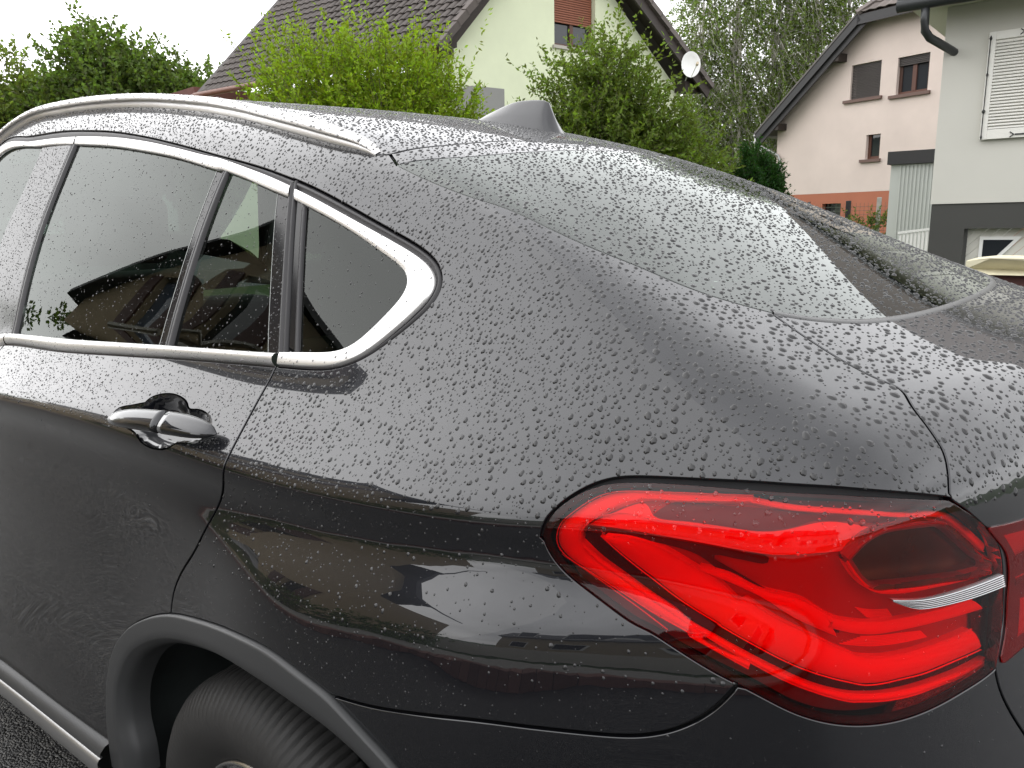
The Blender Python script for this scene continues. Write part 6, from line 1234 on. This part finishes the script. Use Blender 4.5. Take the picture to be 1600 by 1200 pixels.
def crown(nsh,blobs,base,l,w,per,slen,droop=0,upb=.4,inner=.35):
    """shoots spread over a set of blobs (centre,radii)"""
    Ps=[];Ds=[]; vols=np.array([b[1][0]*b[1][1]*b[1][2] for b in blobs]); pr=vols**.7/ (vols**.7).sum()
    for (cen,rad),p in zip(blobs,pr):
        k=int(nsh*p)+1; d=unit(RNG.normal(size=(k,3))); rr=(inner+(1-inner)*RNG.random(k)**.5)[:,None]
        wob=1+.22*np.sin(d[:,:1]*5+d[:,2:]*4+cen[0])+.12*np.sin(d[:,1:2]*11+cen[1])
        P=np.array(cen)+d*rr*np.array(rad)*wob; Ps.append(P); Ds.append(unit(d+np.array([0,0,upb])+RNG.normal(size=(k,3))*.35))
    P=np.vstack(Ps);D=np.vstack(Ds); return P,D,slen*RNG.uniform(.5,1.4,len(P))*np.where(RNG.random(len(P))<.10,1.9 if slen<.5 else 1.15,1)
BARK=mat('grey_brown_bark',(.09,.07,.055),rough=.9,var=.4,vscale=12,bump=.5,bscale=30)
def plant(name,label,cat,base,blobs,nsh,per,l,w,slen,lm,droop=0,upb=.4,trunk=None,group=None,twigs=True,bark=BARK,tr=.12,stems=1):
    root=empty(name,tuple(base),label,cat,group); b=np.array(base,float)
    P,D,Lg=crown(nsh,blobs,base,l,w,per,slen,droop,upb); P=P-b
    V,F_=leaves_on(P,D,Lg,per,l,w,droop)
    link('crown',mesh_np('crown',V,F_),lm,root)
    mb=MB()
    for s_ in range(stems):
        cen=np.array(blobs[s_%len(blobs)][0])-b; off=np.array([random.uniform(-.1,.1)*stems,random.uniform(-.1,.1)*stems,0]); p0=off; p1=cen*[.4,.4,.5]+off; p2=cen+[random.uniform(-.2,.2),random.uniform(-.2,.2),0]
        mb.tube([p0+[0,0,-.05],p1,p2,p2+[0,0,blobs[s_%len(blobs)][1][2]*.6]],[tr,tr*.8,tr*.5,tr*.12],8)
        nb=12
        for k in range(nb):
            bl_=blobs[(s_+k)%len(blobs)]; c0=np.array(bl_[0])-b; f=random.uniform(.35,.95); st=p1+(p2-p1)*f; dd=unit(RNG.normal(size=3)+[0,0,.5]); en=c0+dd*np.array(bl_[1])*.8; md=(st+en)/2+[0,0,.1*bl_[1][2]]
            mb.tube([st,md,en],[tr*.35,tr*.22,tr*.05],5)
    link_o=mb.build('trunk',bark,root,smooth=True)
    if twigs:
        k=min(len(P),900); idx=RNG.choice(len(P),k,replace=False); mt=MB()
        for i in idx: 
            e=P[i]+D[i]*Lg[i]*.95; e[2]-=droop*Lg[i]; mt.tube([P[i]-D[i]*Lg[i]*.3,e],[tr*.05+.002,.002],3,cap=False)
        o=mt.build('twigs',bark,root); o['kind']='stuff'
    return root
LF1=leaf_mat('fresh_yellow_green_leaf',(.19,.255,.022)); LF2=leaf_mat('olive_green_leaf',(.11,.15,.030)); LF3=leaf_mat('mid_green_leaf',(.095,.135,.035)); LF4=leaf_mat('birch_leaf',(.12,.16,.045)); LF5=leaf_mat('dark_conifer',(.022,.060,.014)); LF6=leaf_mat('oak_leaf',(.125,.155,.042))
plant('yellow_green_shrub','bright yellow green leafy shrub behind the car roof, left of the antenna fin','shrub',(-6.0,4.5,GZ_),[((-6.35,4.25,2.55),(.62,.55,.70)),((-5.75,4.70,2.55),(.60,.55,.72)),((-5.35,5.0,2.35),(.42,.40,.50)),((-6.0,4.5,2.0),(1.1,.9,.8)),((-6.75,3.95,2.4),(.30,.30,.45))],2600,26,.058,.024,.34,LF1,upb=.9,tr=.05,stems=5)
plant('olive_green_shrub','taller olive green shrub with spreading side shoots right of the antenna fin','shrub',(-5.1,7.8,GZ_),[((-5.1,7.75,2.45),(.62,.6,.85)),((-5.5,7.45,2.2),(.62,.5,.40)),((-4.6,8.15,2.35),(.55,.5,.55)),((-5.0,7.8,1.9),(.9,.8,.6)),((-5.0,7.85,3.1),(.34,.34,.55)),((-4.35,8.35,1.8),(.6,.5,.5))],2500,24,.070,.032,.38,LF2,upb=.35,tr=.06,stems=4)
tg_='broad trees at the left beyond the street'
plant('oak_tree','broad green tree at the left edge of the photo behind the car','tree',(-32.5,9.4,GZ_),[((-32.7,9.2,4.7),(3.2,3.2,2.7)),((-31.2,10.8,4.1),(2.2,2.2,2.2)),((-33.5,7.5,4.2),(3,3,2.6))],3400,16,.19,.13,.7,LF6,upb=.3,tr=.28,group=tg_)
plant('oak_tree','tallest broad tree at the left with open branches near its top','tree',(-29.3,12.7,GZ_),[((-29.3,12.6,4.9),(2.3,2.3,2.3)),((-29.6,12.3,6.8),(1.3,1.3,1.35)),((-28.0,13.5,5.6),(1.4,1.4,1.4)),((-30.6,11.5,4.9),(1.7,1.7,1.5))],3300,15,.18,.12,.75,LF3,upb=.4,tr=.26,group=tg_)
plant('oak_tree','lower tree between the tall left tree and the brown roof','tree',(-26.5,14.2,GZ_),[((-26.9,13.9,5.0),(1.6,1.6,1.9)),((-26.0,14.6,4.3),(1.9,1.9,1.7)),((-28.0,13.2,4.0),(2.2,2.2,1.6))],2200,14,.18,.12,.65,LF3,upb=.35,tr=.2,group=tg_)
BB=mat('birch_bark',(.50,.47,.42),rough=.8,var=.5,vscale=3)
bt=[(-14.6,30.0,11.5,.9),(-13.3,30.9,13.2,1.0),(-12.0,32.0,13.8,1.1),(-10.9,32.6,13.0,1.0),(-9.9,33.4,12.0,.9)]
bw=['leftmost','second from the left','middle','fourth from the left','rightmost']
for (x,y,h,s_),wd_ in zip(bt,bw):
    plant('birch_tree','%s birch of the clump between the green and pink houses'%wd_,'tree',(x,y,GZ_),[((x,y,h*.60),(1.25*s_,1.25*s_,h*.30)),((x+.3,y,h*.80),(1.0*s_,1.0*s_,h*.18)),((x-.3,y+.2,h*.42),(1.2*s_,1.2*s_,h*.16))],850,16,.13,.085,1.0,LF4,droop=.75,upb=-.15,bark=BB,tr=.11,stems=2,group='birches between the houses')
plant('hedge_shrub','loose dark green shrub between the olive shrub and the round conifer','shrub',(-9.0,17.3,GZ_),[((-9.0,17.2,2.1),(1.2,1.1,1.3)),((-8.0,17.6,1.8),(.9,.9,1.3)),((-10.2,16.8,2.3),(1.0,1.0,1.4))],900,16,.10,.05,.5,LF3,upb=.4,tr=.07,stems=3)
plant('conifer_shrub','rounded dark green conifer beside the downpipe of the pink house','shrub',(-6.75,17.9,GZ_),[((-6.85,17.85,1.9),(.60,.60,.95)),((-6.85,17.85,1.0),(.8,.8,1.0))],4200,18,.08,.03,.20,LF5,upb=.9,tr=.06)
plant('tree_screen','mass of leafy trees far behind the birches','tree',(-20,42,GZ_),[((-24,38,4),(4,4,4)),((-16,42,4.5),(5,4,4.5)),((-9,46,4.5),(5,4,4.5))],1500,12,.34,.22,1.3,LF3,upb=.3,tr=.3)
o=plant('garden_plants','low leafy plants at the foot of the fence before the orange plinth','plant',(-4.9,19.6,GZ_),[((-4.7,19.6,.75),(.5,.3,.45))],120,14,.09,.04,.3,LF3,tr=.03)
# ------------------------------------------------------------------ across the street, behind the photographer: seen only as reflections
TAN=render_wall('tan_render',(.42,.33,.21),.08); TILED=mat('dark_slate_tile',(.055,.055,.058),rough=.55,var=.3,vscale=6)
tn=empty('tan_house',(-13,-8,0),'tan rendered house with shuttered windows reflected in the side windows of the car','house')
tf=Fr((-21,-6.3,0),(1,0,0),(0,1,0))
tw=[[(4.5,5.5),(5.9,5.5),(5.9,7.3),(4.5,7.3)],[(8.2,5.6),(9.7,5.6),(9.7,7.7),(8.2,7.7)],[(3.0,1.0),(4.4,1.0),(4.4,2.5),(3.0,2.5)],[(8.2,.1),(9.3,.1),(9.3,2.3),(8.2,2.3)],[(11.0,1.0),(12.2,1.0),(12.2,2.4),(11.0,2.4)]]
wall('gable_wall',[(0,-.1),(13.2,-.1),(13.2,5.8),(8.2,8.9),(0,6.4)],tw,tf.A,tf.d,tf.n,.3,TAN,tn)
BSH=mat('brown_shutter',(.09,.035,.025),rough=.6)
for i,h in enumerate(tw):
    w=fbox(tf,'window',FRAMEB,tn,h[0][0],h[1][0],h[0][1],h[0][1]+.1,-.2,-.1); fbox(tf,'pane',mat('blue_pane',(.10,.13,.18),rough=.05) if i==0 else PANE,w,h[0][0],h[1][0],h[0][1]+.1,h[2][1],-.19,-.17)
    if i!=3:
        fbox(tf,'shutter',BSH,tn,h[0][0]-.75,h[0][0]-.06,h[0][1],h[2][1],.02,.06); fbox(tf,'shutter',BSH,tn,h[1][0]+.06,h[1][0]+.75,h[0][1],h[2][1],.02,.06); fbox(tf,'window_sill',mat('pale_sill',(.5,.48,.42),rough=.8),w,h[0][0]-.8,h[1][0]+.8,h[0][1]-.1,h[0][1]-.01,-.02,.12)
mb=MB(); mb.prism([(-21.5,-5.8,6.15),(-12.8,-5.8,9.15),(-12.8,-15,9.15),(-21.5,-15,6.15)],(0,0,.18)); mb.build('roof_slope',TILED,tn); mb=MB(); mb.prism([(-12.8,-5.8,9.15),(-7.2,-5.8,5.55),(-7.2,-15,5.55),(-12.8,-15,9.15)],(0,0,.18)); mb.build('roof_slope',TILED,tn)
mb=MB(); mb.box((-20.9,-14.9,-.05),(-7.9,-6.62,4.4)); mb.build('side_wall',TAN,tn)
def simple_house(name,label,x0,x1,y0,y1,h,rh,wm,rm):
    e=empty(name,((x0+x1)/2,(y0+y1)/2,0),label,'house'); cx_,cy_=(x0+x1)/2,(y0+y1)/2
    mb=MB(); mb.box((x0-cx_,y0-cy_,-.05),(x1-cx_,y1-cy_,h)); mb.build('wall',wm,e)
    mb=MB(); mb.prism([(x0-.4-cx_,y0-.4-cy_,h+.01),(x0-.4-cx_,y1+.4-cy_,h+.01),(x0-.4-cx_,0,h+rh)],(x1-x0+.8,0,0)); mb.build('roof',rm,e)
    n=int((x1-x0)/2.4)
    for fl in range(2):
        for i in range(n):
            xx=x0-cx_+1.0+i*2.4; mb=MB(); mb.box((xx,y1-cy_+.01,1+fl*2.7),(xx+1.1,y1-cy_+.05,2.3+fl*2.7)); w=mb.build('window',WHITE,e); mb=MB(); mb.box((xx+.08,y1-cy_+.055,1.08+fl*2.7),(xx+1.02,y1-cy_+.07,2.22+fl*2.7)); mb.build('pane',PANE,w)
    return e
simple_house('slate_house','house with dark slate roof further down the street, reflected at the left',-42,-26,-16,-8.5,4.2,4.2,render_wall('cream_render',(.45,.42,.34)),TILED)
simple_house('white_house','white rendered house reflected in the rear bumper',6,17,-19,-12,3.6,2.6,render_wall('white_render',(.6,.6,.57)),TILED)
simple_house('beige_house','beige house reflected low in the flank behind the photographer',-2.5,5,-24,-15,3.4,2.4,render_wall('beige_render',(.42,.35,.25)),TILED)
plant('garden_tree','leafy garden tree across the street seen only as a reflection','tree',(-24.2,-7.4,GZ_),[((-24.2,-7.4,3.6),(1.6,1.6,2.6))],500,14,.2,.12,.7,LF3,tr=.16,twigs=False)
plant('garden_hedge','clipped hedge along the pavement across the street','hedge',(-8,-5.9,GZ_),[((-9,-5.85,.5),(3.2,.25,.6)),((-4.2,-5.85,.5),(2.0,.25,.6))],900,12,.08,.05,.2,LF3,tr=.04,twigs=False)
gw=MB(); gw.box((-4.5,-.1,0),(4.5,.1,.85)); gwo=gw.build('garden_wall',render_wall('pale_garden_wall',(.5,.48,.43)),loc=(1.5,-7.0,GZ_)); tag(gwo,'low pale garden wall across the street reflected in the lower flank','wall')
# things under house roots were built in world space
for e in (gh,ph,rh_,tn,ob):
    for ch in e.children: 
        ch.matrix_parent_inverse=Matrix.Translation(-Vector(e.location))
